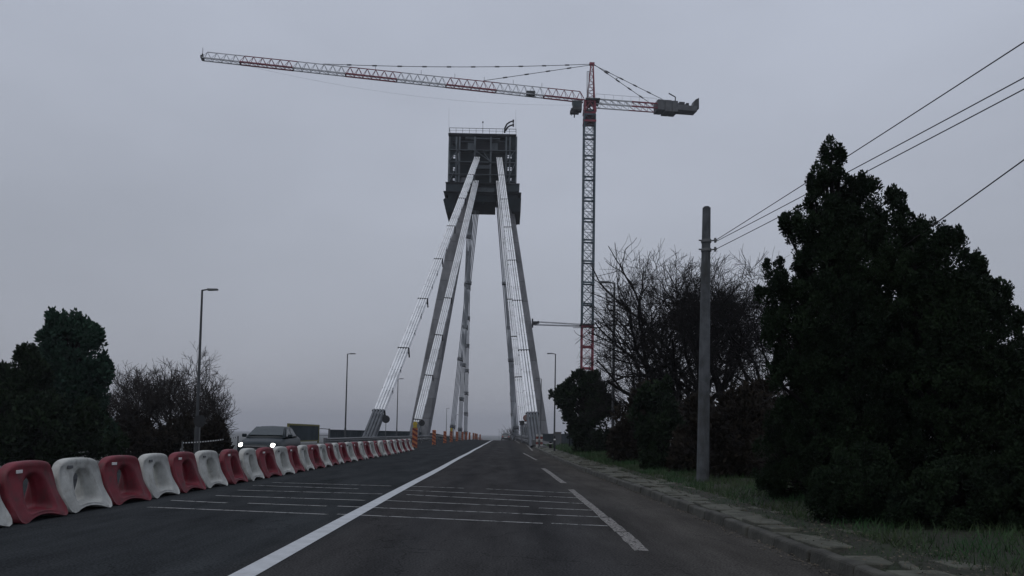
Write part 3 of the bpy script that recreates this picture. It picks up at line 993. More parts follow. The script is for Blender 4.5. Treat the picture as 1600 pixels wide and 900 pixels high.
# tower head (cat head)
ap = P(925, 101, DC); ap.y = DC
m = MB()
base = [Vector((cx - .55, DC - .9, zs + 3.2)), Vector((cx + .95, DC - .9, zs + 3.2)), Vector((cx + .95, DC + .9, zs + 3.2)), Vector((cx - .55, DC + .9, zs + 3.2))]
topp = [ap + Vector(v) for v in ((-.25, -.2, 0), (.25, -.2, 0), (.25, .2, 0), (-.25, .2, 0))]
for i in range(4): m.bar(base[i], topp[i], .2)
for i in range(4):
    j = (i + 1) % 4
    for k in range(6):
        a, b = k / 6, (k + 1) / 6
        m.bar(base[i].lerp(topp[i], a), base[j].lerp(topp[j], b), .07)
        m.bar(base[i].lerp(topp[i], b), base[j].lerp(topp[j], b), .08)
m.box(ap.x - .55, ap.x + .5, ap.y - .35, ap.y + .35, ap.z - .1, ap.z + .35)
m.build('tower_head', M['crane_r'], crane)
m = MB()
ll = P(917.5, 112, DC - 1); lb = P(917, 153, DC - 1)
m.bar(ll, lb, .16); m.bar(ll + Vector((.35, 0, 0)), lb + Vector((.35, 0, 0)), .12)
m.bar(ll, ap + Vector((0, 0, -1.4)), .14)
for k in range(12): q_ = ll.lerp(lb, k / 12); m.bar(q_, q_ + Vector((.35, 0, 0)), .05)
m.build('ladder', M['crane_w'], crane)
# pendants
def pendant(a, b, r=.055, n=5, off=Vector((0, 0, 0)), sag=0.0, knots=True, name='pendant_line', mat_='crane_d'):
    m = MB(); pts = [a.lerp(b, i / 8) + Vector((0, 0, -sag * 4 * (i / 8) * (1 - i / 8))) for i in range(9)]
    m.tube(pts, r, 5)
    if knots:
        for k in range(1, n):
            t = k / n; q_ = a.lerp(b, t) + Vector((0, 0, -sag * 4 * t * (1 - t))); dd = (b - a).normalized()
            m.bar(q_ - dd * .45, q_ + dd * .45, .2)
    m.build(name, M[mat_], crane)
e1 = Jr.lerp(Jt, jt_at(505)) + Vector((0, 0, 1.7)); e2_ = Jr.lerp(Jt, jt_at(755)) + Vector((0, 0, 1.95))
pendant(ap + Vector((-.4, 0, .1)), e1, .06, 11, sag=.6)
pendant(ap + Vector((-.4, 0, -.1)), e2_, .06, 5)
# counter jib
CD = Vector((-JD.x, -JD.y, 0)).normalized(); cs = CD.cross(Vector((0, 0, 1))).normalized()
C0 = Vector((cx + 1.0, DC, P(930, 158, DC).z))
def cj(d): return C0 + CD * d + Vector((0, 0, .028 * d))
def cjframe(d0, d1, matn):
    m = MB(); n = max(2, round((d1 - d0) / 1.6))
    for k in range(n):
        a, b = d0 + (d1 - d0) * k / n, d0 + (d1 - d0) * (k + 1) / n
        for s in (-1, 1):
            m.bar(cj(a) + cs * s, cj(b) + cs * s, .22); m.bar(cj(a) + cs * s + Vector((0, 0, -1.0)), cj(b) + cs * s + Vector((0, 0, -1.0)), .18)
            m.bar(cj(a) + cs * s, cj(b) + cs * s + Vector((0, 0, -1.0)), .09); m.bar(cj(b) + cs * s, cj(b) + cs * s + Vector((0, 0, -1.0)), .09)
        m.bar(cj(a) + cs, cj(b) - cs, .08)
    return m.build('counter_jib', M[matn], crane)
cjframe(0, 7.8, 'crane_w'); cjframe(7.8, 13.5, 'crane_r')
m = MB()
for d in [x * 1.9 for x in range(0, 8)]:
    for s in (-1, 1):
        m.bar(cj(d) + cs * s, cj(d) + cs * s + Vector((0, 0, 1.1)), .06)
for s in (-1, 1): m.bar(cj(0) + cs * s + Vector((0, 0, 1.1)), cj(13.3) + cs * s + Vector((0, 0, 1.1)), .05)
m.build('handrail', M['crane_w'], crane)
def cbox(m, d0, d1, s0, s1, z0, z1):
    q_ = []
    for z in (z0, z1): q_.append([cj(d0) + cs * s0 + Vector((0, 0, z)), cj(d1) + cs * s0 + Vector((0, 0, z)), cj(d1) + cs * s1 + Vector((0, 0, z)), cj(d0) + cs * s1 + Vector((0, 0, z))])
    m.hexa(q_[0], q_[1])
for (a, b, z0, z1) in ((13.5, 15.0, -1.35, .85), (15.1, 16.6, -1.6, .85), (16.7, 18.0, -1.6, .8)):
    m = MB(); cbox(m, a, b, -1.3, 1.3, z0, z1); m.build('counterweight', M['cweight'], crane, bevel=.06)
m = MB(); cbox(m, 18.0, 22.4, -1.1, 1.1, -1.05, .1); m.build('winch_platform', M['cweight'], crane, bevel=.06)
m = MB()
cbox(m, 18.6, 19.8, -.6, .6, .3, 1.0); cbox(m, 20.2, 20.8, -.5, .5, .3, .9)
m.tube([cj(17.9) + Vector((0, 0, .5)), cj(17.9) + Vector((0, 0, 2.2)), cj(16.4) + Vector((0, 0, 2.9))], .14, 6)
a = cj(21.6); b = cj(22.9)
m.hexa([a + cs * -.9 + Vector((0, 0, .3)), b + cs * -.9 + Vector((0, 0, -.4)), b + cs * .9 + Vector((0, 0, -.4)), a + cs * .9 + Vector((0, 0, .3))],
       [cj(22.1) + cs * -.9 + Vector((0, 0, 1.6)), cj(22.9) + cs * -.9 + Vector((0, 0, 2.0)), cj(22.9) + cs * .9 + Vector((0, 0, 2.0)), cj(22.1) + cs * .9 + Vector((0, 0, 1.6))])
m.build('winch', M['crane_d'], crane, bevel=.04)
p1, p2 = cj(14.6) + cs * 1.0 + Vector((0, 0, 1)), cj(13.2) - cs * 1.0 + Vector((0, 0, .6))
pendant(ap + Vector((.4, .3, .1)), p1, .06, 5); pendant(ap + Vector((.4, -.3, -.1)), p2, .06, 5)
m = MB(); m.bar((ap + Vector((.4, .3, .1))).lerp(p1, .36), (ap + Vector((.4, -.3, -.1))).lerp(p2, .36), .1); m.build('spreader', M['crane_d'], crane)
m = MB(); a, b = Jr.lerp(Jt, jt_at(370)) - Vector((0, 0, .1)), Jr.lerp(Jt, .02) - Vector((0, 0, 1.0))
m.tube([a.lerp(b, i / 16) + Vector((0, 0, -2.2 * 4 * (i / 16) * (1 - i / 16))) for i in range(17)], .012, 4); m.build('hoist_rope', M['crane_d'], crane)
# tie to the pylon leg
m = MB()
a = P(833, 505, 146); zc = P(910, 508, DC).z
for (pa, pb) in ((a + Vector((0, 0, .3)), Vector((mx(zc) - 1.2, DC - 1.0, zc))), (a + Vector((0, .8, -.2)), Vector((mx(zc) - 1.2, DC + 1.0, zc))), (a + Vector((0, 0, -.3)), Vector((mx(zc) - 1.2, DC + 1.0, zc - .1)))):
    m.bar(pa, pb, .24)
m.build('wall_tie', M['crane_w'], crane)
m = MB()
m.bar(P(832, 498, 145.6), P(832, 512, 145.6), .3); m.bar(a, a + Vector((1.2, 0, .2)), .5)
m.build('tie_bracket', M['crane_d'], crane); m = MB()
for s in (-1.25, 1.25): m.bar((mx(zc) - 1.4, DC + s, zc), (mx(zc) + 1.4, DC + s, zc), .3)
m.bar((mx(zc) - 1.4, DC - 1.25, zc), (mx(zc) - 1.4, DC + 1.25, zc), .3)
m.build('tie_collar', M['crane_d'], crane)

# ------------------------------------------------------------------ plastic barriers
def barrier_mesh(mb):
    L, H = 1.20, 0.81
    N = 64
    def outer(a):
        c, s = math.cos(a), math.sin(a)
        # superellipse outline in (u, z), squarer at the bottom
        e_ = 4.2 if s > 0 else 9
        r = (abs(c) ** e_ + abs(s) ** e_) ** (-1 / e_)
        u, v = r * c, r * s
        w = 0.46 if v > 0 else 0.46
        uu = u * (0.575 - 0.055 * (v + 1) / 2)
        z = H / 2 + v * H / 2
        if s > 0: z -= 0.02 * abs(u) ** 2
        if v < -0.9:   # scalloped underside between the two feet
            z += 0.085 * max(0, math.cos(min(1, abs(u) / 0.72) * math.pi / 2)) ** 0.7
        return uu, z
    def inner(a, k=1.0):
        c, s = math.cos(a), math.sin(a)
        e_ = 2.2 if s > 0 else 5
        r = (abs(c) ** e_ + abs(s) ** e_) ** (-1 / e_)
        u, v = r * c, r * s
        wz = 0.155 * k if v < 0 else 0.155 * k
        taper = 1.0 - 0.48 * (v + 1) / 2
        return u * 0.25 * k * taper, 0.365 + v * 0.225 * k
    def wd(z):
        t = max(0, min(1, z / H))
        return 0.065 + 0.255 * (1 - t) ** 1.7 + 0.02 * math.exp(-((t - .93) / .07) ** 2)
    levels = [0.0, 0.05, 0.14, 0.20, 0.30, 0.45, 0.65, 0.82, 0.93, 0.985, 1.0]
    rings = []
    for sgn in (-1, 1):
        for li, t in enumerate(levels):
            row = []
            for k in range(N):
                a = 2 * math.pi * k / N
                i_, o_ = inner(a), outer(a)
                u = i_[0] * (1 - t) + o_[0] * t; z = i_[1] * (1 - t) + o_[1] * t
                w = wd(z)
                if t == 0: w = 0.035
                elif t <= 0.05: w = 0.045
                elif t <= 0.14: w = 0.05 + .35 * (w - .05)
                elif t <= 0.20: w = .05 + .72 * (w - .05)
                elif t <= 0.30: w = w + .010
                sh = 0.0 if z < 0.16 else min(1, (z - .16) / .2)
                if t >= 0.985: w *= 1 - sh * (0.55 if t == 1.0 else 0.2)
                elif t >= 0.93: w *= 1 - .05 * sh
                # vertical ribs at the ends
                if abs(u) > 0.44 and t < .97: w -= 0.02
                row.append((u, sgn * w, z))
            rings.append(row)
    vs = [p for r in rings for p in r]
    nl = len(levels)
    fs = []
    for sgn in range(2):
        for j in range(nl - 1):
            for k in range(N):
                a = (sgn * nl + j) * N + k; b = (sgn * nl + j) * N + (k + 1) % N
                c = (sgn * nl + j + 1) * N + (k + 1) % N; d = (sgn * nl + j + 1) * N + k
                fs.append((a, b, c, d) if sgn else (a, d, c, b))
    for k in range(N):
        k2 = (k + 1) % N
        fs.append((k, k2, nl * N + k2, nl * N + k))
        o1, o2 = (nl - 1) * N, (2 * nl - 1) * N
        fs.append((o1 + k, o2 + k, o2 + k2, o1 + k2))
    mb.add(vs, fs)
def make_barrier(matn):
    t = empty('plastic_barrier', (0, 0, 0), '', 'barrier')
    m = MB(); barrier_mesh(m); b = m.build('body', M[matn], t, smooth=True)
    for z in (.30, .52):
        m = MB(); m.tube([(-.60, 0, z - .03), (-.60, 0, z + .03)], .045, 10)
        m.build('coupling_lug', M[matn], t, bevel=.008)
    m = MB(); m.box(-.36, -.24, -.105, -.085, .655, .70); m.build('reflector', M['plate' if matn == 'pred' else 'galv'], t, bevel=.004)
    return t
near_txt = {0: 'scuffed white plastic barrier cut off by the left frame edge', 1: 'large red plastic barrier closest to the viewer, fully visible', 2: 'white plastic barrier right after the nearest red one',
            3: 'second red plastic barrier counting from the nearest', 4: 'second fully visible white plastic barrier from the nearest end', 5: 'third red plastic barrier counting from the nearest'}
protoW = make_barrier('pwhite'); protoR = make_barrier('pred')
SP = 1.235
y0 = 8.42
NB = 35
ordn = ['first', 'second', 'third', 'fourth', 'fifth', 'sixth', 'seventh', 'eighth', 'ninth', 'tenth', 'eleventh', 'twelfth', 'thirteenth', 'fourteenth', 'fifteenth', 'sixteenth', 'seventeenth', 'eighteenth']
first = {0: True, 1: True}
rb = random.Random(3)
def bx_(y): return -6.58 + 0.05 * math.sin(y * .35)
for i in range(NB):
    red = i % 2
    proto = protoR if red else protoW
    if first[red]: o = proto; first[red] = False
    else: o = copy_tree(proto)
    y = y0 + SP * (i + .5)
    x = bx_(y) + rb.uniform(-.03, .03)
    o.location = (x, y + rb.uniform(-.012, .012), 0.0)
    o.rotation_euler = (0, rb.uniform(-.012, .012), -math.pi / 2 + math.pi + rb.uniform(-.07, .07) - .02)
    o['group'] = 'red and white plastic barriers along the lane'
    if i in near_txt: o['label'] = near_txt[i]
    else:
        far = NB - 1 - i
        cn = 'red' if red else 'white'
        if far < 16: o['label'] = '%s plastic barrier, %s of its colour from the row end by the striped beacons' % (cn, ordn[far // 2])
        else: o['label'] = '%s plastic barrier, %s %s unit from the near left end of the row' % (cn, ordn[i // 2], cn)
# more of the same row far beyond the beacons on the crest
for i in range(14):
    red = i % 2
    o = copy_tree(protoR if red else protoW)
    y = 160 + i * 5.2
    o.location = (-6.6, y, zroad(y)); o.rotation_euler = (0, 0, math.pi / 2)
    o['group'] = 'distant barriers over the crest of the bridge'
    o['label'] = 'tiny %s barrier over the bridge crest, %s of its colour there' % ('red' if red else 'white', ordn[i // 2])

# ------------------------------------------------------------------ striped beacons
def make_beacon(lampon):
    t = empty('traffic_beacon', (0, 0, 0), '', 'traffic beacon')
    m = MB(); m.box(-.17, .17, -.025, .025, .12, 1.42)
    pn = m.build('panel', M['orange'], t, bevel=.015)
    m = MB()
    for k in range(4):   # diagonal stripes as thin foil strips on both faces, clipped to the panel
        z = .14 + k * .32
        for yy, s in ((-.029, 1), (.029, -1)):
            x0, x1 = -.165, .165
            p = [(x0, min(z + .2, 1.40)), (x0, min(z + .2 + .16, 1.415)), (x1, z + .16), (x1, z)]
            m.add([(a, yy, b) for a, b in p], [(0, 3, 2, 1) if s > 0 else (0, 1, 2, 3)])
    m.build('stripe', M['bred'], pn)
    m = MB(); m.hexa([(-.3, -.2, 0), (.3, -.2, 0), (.3, .2, 0), (-.3, .2, 0)], [(-.24, -.14, .1), (.24, -.14, .1), (.24, .14, .1), (-.24, .14, .1)])
    m.box(-.05, .05, -.04, .04, .1, .2)
    m.build('foot', M['rubber'], t, bevel=.02)
    if lampon:
        m = MB(); m.box(-.12, .12, -.06, .06, 1.42, 1.55); m.tube([(0, -.07, 1.68), (0, .07, 1.68)], .15, 14)
        m.build('warning_lamp', M['yellow'], t, bevel=.01)
    return t
bl, bn = make_beacon(True), make_beacon(False)
bd = [(648, 54, 1, 'striped beacon with yellow lamp standing at the end of the plastic barriers', 1.12), (678, 69, 0, 'lone striped red and orange beacon, first without a lamp past the barriers', 1.05), (695, 81, 0, 'striped beacon just left of the second yellow lamp beacon', 1.0),
      (705, 91, 1, 'further striped beacon carrying a yellow lamp, between plain beacons', 1.02), (714, 102, 0, 'striped beacon just right of the far yellow lamp beacon', 1.0), (722.5, 115, 0, 'left one of two nearly touching distant beacons', 1.0), (728, 124, 0, 'right one of two nearly touching distant beacons', 1.0),
      (733.5, 137, 0, 'small narrow beacon in front of the far cables', 1.0), (739.5, 150, 0, 'tiny beacon on the bridge crest, leftmost of the last four', 1.0), (742.5, 158, 0, 'tiny beacon on the bridge crest, second of the last four', 1.0), (745, 166, 0, 'tiny beacon on the bridge crest, third of the last four', 1.0), (750, 178, 0, 'tiny beacon on the bridge crest, rightmost of the last four', 1.0)]
ul = un = False
for (px, d, lm, lab, sc) in bd:
    if lm: o = bl if not ul else copy_tree(bl); ul = True
    else: o = bn if not un else copy_tree(bn); un = True
    p = P(px, 690, d)
    o.location = (p.x, d, zroad(d)); o.scale = (sc,) * 3
    o.rotation_euler = (0, 0, rb.uniform(-.25, .25))
    o['label'] = lab; o['group'] = 'striped traffic beacons along the closed lane'

# ------------------------------------------------------------------ lamp posts
def lamp_post(px, d, X, h, side_, label, z0=0.0, lean=0.0):
    t = empty('street_lamp', (X, d, z0), label, 'street lamp', 'lamp posts along the road', rz=0)
    m = MB(); m.tube([(0, 0, 0), (0, 0, 1.3), (0, 0, 1.32), (lean, 0, h)], [.10, .095, .075, .045], 10)
    m.build('pole', M['lamp'], t, smooth=False)
    m = MB()
    m.tube([(lean, 0, h - .02), (lean + side_ * .28, 0, h + .03)], .035, 8)
    m.build('arm', M['lamp'], t)
    m = MB()
    a = lean + side_ * .25; b = lean + side_ * .72
    x0, x1 = min(a, b), max(a, b)
    m.hexa([(x0, -.11, h - .03), (x1, -.11, h + .0), (x1, .11, h + .0), (x0, .11, h - .03)], [(x0, -.08, h + .07), (x1, -.06, h + .07), (x1, .06, h + .07), (x0, .08, h + .07)])
    m.build('lamp_head', M['lamp'], t, bevel=.015)
    m = MB(); m.tube([(0, 0, 0), (0, 0, .05)], .16, 10); m.build('base_plate', M['galv'], t)
    return t
def postat(px, top, d, side_, label, z0=0):
    p = P(px, top, d)
    lamp_post(px, d, p.x, p.z - z0, side_, label, z0)
postat(316, 453, 34, 1, 'tall grey street lamp in front of the bare bush on the left')
postat(543, 553, 65.5, 1, 'street lamp on the left between the yellow edged railing and the round sign', .2)
postat(622, 592, 96, 1, 'street lamp just left of the left pylon leg', .2)
postat(698, 638, 177, 1, 'small distant street lamp right of the left pylon leg', zroad(177))
postat(713, 648, 209, 1, 'tiny street lamp behind the far left cables', zroad(209))
postat(780, 671, 330, -1, 'tiny far street lamp poking over the road crest', zroad(330))
postat(960, 442, 33, -1, 'tall street lamp on the right verge in front of the large bare tree', .1)
postat(868, 553, 63, -1, 'street lamp right of the crane side pylon leg', .1)
postat(846, 592, 92, -1, 'street lamp seen against the right pylon leg', .2)

# ------------------------------------------------------------------ utility pole and wires
pb, pt = P(1098, 752, 18.0), P(1104, 325, 18.0)
t = empty('utility_pole', (pb.x, 18.0, terr(pb.x, 18) - .05), 'thick weathered concrete utility pole on the right verge', 'utility pole', absolute=True)
pb.z = terr(pb.x, 18) - .05
m = MB(); m.tube([pb, pb.lerp(pt, .5), pt], [.155, .13, .10], 14); m.build('shaft', M['pole'], t, smooth=False)
def ring_at(y, w=.13):
    q_ = P(1103.4, y, 18.0); m = MB(); m.tube([q_ - Vector((0, 0, .035)), q_ + Vector((0, 0, .035))], w, 12)
    m.bar(q_ + Vector((.1, -.05, 0)), q_ + Vector((.24, -.1, .01)), .03); m.tube([q_ + Vector((.2, -.09, -.05)), q_ + Vector((.2, -.09, .06))], .03, 8)
    m.bar(q_ + Vector((-.1, -.05, 0)), q_ + Vector((-.2, -.08, 0)), .03)
    m.build('bracket', M['galv'], t); return q_ + Vector((.2, -.09, 0))
b1 = ring_at(377); b2 = ring_at(391)
m = MB(); m.tube([pt, pt + Vector((0, 0, .03))], .07, 12); m.build('cap', M['pole'], t)
for (a, ex, ey, ed, lab) in ((b1, 1600, 52, 8.5, 'uppermost black overhead wire running from the concrete pole to the top right'), (b1 + Vector((0, .03, -.03)), 1600, 108, 8.9, 'middle black overhead wire from the concrete pole, just above the lowest one'),
                             (b2, 1600, 126, 9.0, 'third overhead wire, attached lowest on the concrete pole'), (P(1300, 462, 12.5), 1600, 235, 8.2, 'lone overhead wire emerging from the right flank of the big evergreen')):
    E = P(ex, ey, ed)
    E2 = a.lerp(E, 2.9)
    m = MB()
    m.tube([a.lerp(E2, i / 20) + Vector((0, 0, -.12 * 4 * (i / 20) * (1 - i / 20))) for i in range(21)], .0085, 5)
    tag(m.build('overhead_wire', M['wire']), lab, 'wire', 'overhead wires')

# ------------------------------------------------------------------ signs and bollards
def disc_sign(px, py, d, r, label, face=False, zb=None, post=True, name='road_sign'):
    p = P(px, py, d)
    z0 = zroad(d) + .1 if zb is None else zb
    t = empty(name, (p.x, d, z0), label, 'road sign', 'round road signs')
    zc = p.z - z0
    m = MB(); m.tube([(0, .012, zc), (0, -.012, zc)], r, 28); m.build('sign_plate', M['signback'] if not face else M['signred'], t)
    if face:
        m = MB(); m.tube([(0, -.013, zc), (0, -.018, zc)], r * .68, 24); m.build('sign_face', M['signface'], t)
    m = MB(); m.tube([(0, .045, 0), (0, .045, zc + r * .8)], .03, 8); m.build('post', M['galv'], t)
    for s in (-.4, .4):
        m = MB(); m.box(-r * .5, r * .5, .013, .045, zc + s * r - .02, zc + s * r + .02)
        m.build('clamp', M['galv'], t)
disc_sign(603, 655, 66, .35, 'dark round sign seen from behind, between the two left lamp posts')
disc_sign(659, 661, 80, .34, 'dark round sign beside the foot of the left pylon leg')
disc_sign(312, 658, 33.2, .27, 'dark round sign behind the tall left street lamp', zb=0)
disc_sign(822, 653, 86, .36, 'round sign with red rim among the right hand stay cables', True)
disc_sign(816, 661, 100, .33, 'grey round sign left of the red rimmed one')
# direction board near right cables
t = empty('warning_board', (3.9, 96, .2), 'dark board on two posts beside the right stay cables', 'sign board')
m = MB(); m.box(-.55, .55, -.02, .02, 1.3, 1.95); m.build('board', M['signback'], t)
m = MB(); m.bar((-.4, 0.05, 0), (-.4, .05, 1.9), .06); m.bar((.4, .05, 0), (.4, .05, 1.9), .06); m.build('post', M['galv'], t)
def bollard(x, d, h, w, label, mt_='rubber'):
    t = empty('bollard', (x, d, 0.1), label, 'bollard')
    m = MB(); m.hexa([(-w, -w, 0), (w, -w, 0), (w, w, 0), (-w, w, 0)], [(-w * .8, -w * .8, h), (w * .8, -w * .8, h), (w * .8, w * .8, h), (-w * .8, w * .8, h)]); m.build('body', M[mt_], t, bevel=.02)
    m = MB(); m.box(-w * .95, w * .95, -w * .97, -w * .92, h * .72, h * .8); m.build('reflective_band', M['plate'], t)
p = G(864, 708); bollard(p.x + .1, p.y, 1.1, .07, 'dark narrow post standing at the kerb below the right lamp', 'signback')
p = G(856, 703); bollard(p.x + .2, p.y, .55, .12, 'short brown stub left of the dark kerb post', 'bark')
# red and white marker tubes at the near right anchor
for dx, k in ((-.2, 0), (.2, 1)):
    t = empty('marker_post', (3.15 + dx, 67.2, .0), ('left' if not k else 'right') + ' one of two white posts with dark bands at the cable foot', 'marker post', 'marker posts at the cable anchor')
    m = MB(); m.tube([(0, 0, 0), (0, 0, 1.25)], .11, 10); m.build('tube', M['pwhite'], t)
    for z in (.35, .85):
        m = MB(); m.tube([(0, 0, z), (0, 0, z + .22)], .116, 10); m.build('band', M['bred'], t)
# cabinet and small fence beyond the right kerb
t = empty('utility_cabinet', (5.0, 70, .1), 'brownish cabinet standing beside the foot of the right pylon leg', 'cabinet')
m = MB(); m.box(-.32, .32, -.3, .3, 0, 1.35); m.build('body', mat('brown_cabinet', (.1, .07, .05), .7, var=.2, scale=4), t, bevel=.02)
m = MB(); m.box(-.36, .36, -.34, .34, 1.35, 1.42); m.build('lid', M['conc'], t)
m = MB(); m.box(-.27, .27, -.312, -.302, .1, 1.28); m.build('door', M['sleeve'], t)
t = empty('barred_fence', (6.2, 60, .1), 'low dark barred fence before the evergreen on the right verge', 'fence', absolute=True)
m = MB()
for k in range(40): m.box(5.3 + k * .055, 5.325 + k * .055, 59.9 + k * .17, 59.95 + k * .17, .25, 1.55)
m.build('bars', M['steel_m'], t)
m = MB(); m.bar((5.25, 59.8, 1.6), (7.5, 66.6, 1.6), .08); m.bar((5.25, 59.8, .25), (7.5, 66.6, .25), .08)
for k in range(4): q_ = Vector((5.25, 59.8, 0)).lerp(Vector((7.5, 66.6, 0)), k / 3); m.bar(q_, q_ + Vector((0, 0, 1.75)), .1)
m.build('frame', M['steel_x'], t)

# barrier tape, left
t = empty('barrier_tape', (-13.8, 34, 0), 'black and white striped tape sagging between stakes beside the left verge', 'barrier tape', absolute=True)
a, b = P(285, 692, 32), P(372, 683, 38)
m = MB(); N = 44
for k in range(N):
    t0, t1 = k / N, (k + 1) / N
    sg = lambda u: Vector((0, 0, -.05 * 4 * u * (1 - u)))
    p0, p1 = a.lerp(b, t0) + sg(t0), a.lerp(b, t1) + sg(t1)
    m.bar(p0, p1, .008, .05, mi=k % 2)
m.build('tape', [M['plate'], M['black']], t)
for q_ in (a, b):
    m = MB(); m.bar(Vector((q_.x, q_.y, 0)), q_ + Vector((0, 0, .06)), .05); m.build('stake', M['galv'], t)

# ------------------------------------------------------------------ cars
def loft(m, secs, mi=0, close=True):
    k = len(secs[0]); o = len(m.v)
    for s in secs: m.v += [tuple(p) for p in s]
    for j in range(len(secs) - 1):
        for i in range(k - (0 if close else 1)):
            m.f.append((o + j * k + i, o + j * k + (i + 1) % k, o + (j + 1) * k + (i + 1) % k, o + (j + 1) * k + i)); m.m.append(mi)
    m.f.append(tuple(o + i for i in reversed(range(k)))); m.m.append(mi)
    m.f.append(tuple(o + (len(secs) - 1) * k + i for i in range(k))); m.m.append(mi)

def make_car(loc, rz, paint, label, lit, hatch=False):
    # front of the car points to -Y
    t = empty('car', loc, label, 'car', rz=rz)
    Lc, Wd = 4.45, 0.86
    # (y, half width, z low, z belt)
    st = [(-2.22, .62, .34, .58), (-2.16, .74, .24, .68), (-1.95, .82, .20, .78), (-1.5, .86, .19, .86), (-.95, .87, .19, .93), (-.3, .87, .19, .95), (.6, .87, .19, .97), (1.3, .87, .19, .99), (1.75, .85, .2, 1.0), (2.08, .80, .24, .97), (2.2, .70, .34, .90)]
    def sec(y, w, z0, z1):
        h = z1 - z0
        return [(-w * .9, y, z0), (-w, y, z0 + h * .25), (-w * 1.0, y, z0 + h * .6), (-w * .965, y, z0 + h * .88), (-w * .84, y, z1), (-w * .4, y, z1 + .022), (0, y, z1 + .03), (w * .4, y, z1 + .022), (w * .84, y, z1),
                (w * .965, y, z0 + h * .88), (w, y, z0 + h * .6), (w, y, z0 + h * .25), (w * .9, y, z0)]
    m = MB(); loft(m, [sec(*s) for s in st])
    body = m.build('body', paint, t, smooth=True)
    # greenhouse
    yb = 1.75 if hatch else 1.45
    cab = [(-.98, .74, .93, .96), (-.55, .70, .93, 1.18), (-.12, .63, .95, 1.38), (.35, .62, .95, 1.43), (.9, .62, .96, 1.42), (yb - .45, .62, .97, 1.34), (yb, .66, .97, 1.02 if not hatch else 1.15)]
    def csec(y, w, z0, z1):
        return [(-.80, y, z0), (-w - .02 if z1 - z0 < .1 else -(w + .06), y, z0 + (z1 - z0) * .5), (-w, y, z1 - (z1 - z0) * .08), (-w * .8, y, z1), (0, y, z1 + .02), (w * .8, y, z1), (w, y, z1 - (z1 - z0) * .08), (w + .06, y, z0 + (z1 - z0) * .5), (.80, y, z0)]
    m = MB(); loft(m, [csec(*s) for s in cab]); m.build('roof', paint, t, smooth=True)
    # windscreen and rear window sheets following the slope, slightly proud
    def pane(y0, w0, z0, y1, w1, z1, off):
        m = MB(); d = Vector((0, y1 - y0, z1 - z0)).normalized(); nrm = Vector((0, -d.z, d.y)) * (1 if off > 0 else -1)
        q_ = [Vector((-w0, y0, z0)), Vector((w0, y0, z0)), Vector((w1, y1, z1)), Vector((-w1, y1, z1))]
        m.hexa(q_, [v + nrm * abs(off) for v in q_]); return m
    pane(-.90, .70, 1.035, -.20, .58, 1.385, .03).build('windscreen', M['glass'], t, bevel=.01)
    if hatch: pane(yb + .02, .6, 1.02, yb - .40, .54, 1.36, -.045).build('rear_window', M['glass'], t, bevel=.01)
    else: pane(yb - .02, .62, 1.06, yb - .42, .54, 1.36, -.045).build('rear_window', M['glass'], t, bevel=.01)
    for s in (-1, 1):
        for (ya, yc, yd_, ye) in ((-.72, .28, .22, -.12), (.36, yb - .35, yb - .6, .34)):
            m = MB()
            q_ = [Vector((s * .795, ya, 1.0)), Vector((s * .795, yc, 1.01)), Vector((s * .655, yd_, 1.34)), Vector((s * .655, ye, 1.33))]
            m.hexa(q_, [v + Vector((s * .02, 0, .008)) for v in q_]); m.build('side_window', M['glass'], t, bevel=.006)
        m = MB(); m.box(min(s * .86, s * 1.04), max(s * .86, s * 1.04), -.66, -.54, .96, 1.10); m.build('mirror', paint, t, bevel=.03)
        for yy in (-1.38, 1.33):
            m = MB(); m.tube([(s * .70, yy, .31), (s * .885, yy, .31)], .31, 22)
            w_ = m.build('tyre', M['rubber'], t, bevel=.03)
            m = MB(); m.tube([(s * .88, yy, .31), (s * .893, yy, .31)], .19, 16); m.build('rim', M['chrome'], w_)
        m = MB(); m.tube([(s * .62, -2.235, .645), (s * .625, -2.18, .65), (s * .63, -1.95, .655)], [.045, .078, .09], 16)
        m.build('headlight', M['head'] if lit else M['chrome'], t, bevel=.02)
        m = MB(); m.box(s * .62 - .11, s * .62 + .11, 2.10, 2.215, .68, .86); m.build('tail_light', M['tail'], t, bevel=.02)
    m = MB(); m.box(-.30, .30, -2.245, -2.17, .50, .62); m.build('grille', M['black'], t, bevel=.01)
    m = MB(); m.box(-.46, .46, -2.262, -2.236, .60, .625); m.build('trim', M['chrome'], t)
    m = MB(); m.box(-.26, .26, -2.245, -2.20, .37, .47); m.build('licence_plate', M['plate'], t)
    m = MB(); m.box(-.26, .26, 2.19, 2.225, .55, .66); m.build('licence_plate', M['plate'], t)
    m = MB(); m.box(-.80, .80, 2.10, 2.25, .30, .44); m.build('bumper', M['black'], t, bevel=.03)
    m = MB(); m.box(-.78, .78, -2.255, -2.12, .26, .34); m.build('bumper', M['black'], t, bevel=.03)
    return t
c = P(403, 690, 30)
make_car((-10.05, 31.8, 0.0), RAD(3), M['car_d'], 'dark blue saloon with lit headlights driving towards the viewer on the left', True)
c = P(790, 688, 150)
make_car((c.x, 151, zroad(151)), 0, M['car_s'], 'small silver car seen from behind on the road crest', False, True)
# front of the far car points away
for o in bpy.data.objects:
    if o.get('label', '').startswith('small silver car'): o.rotation_euler = (0, 0, math.pi)

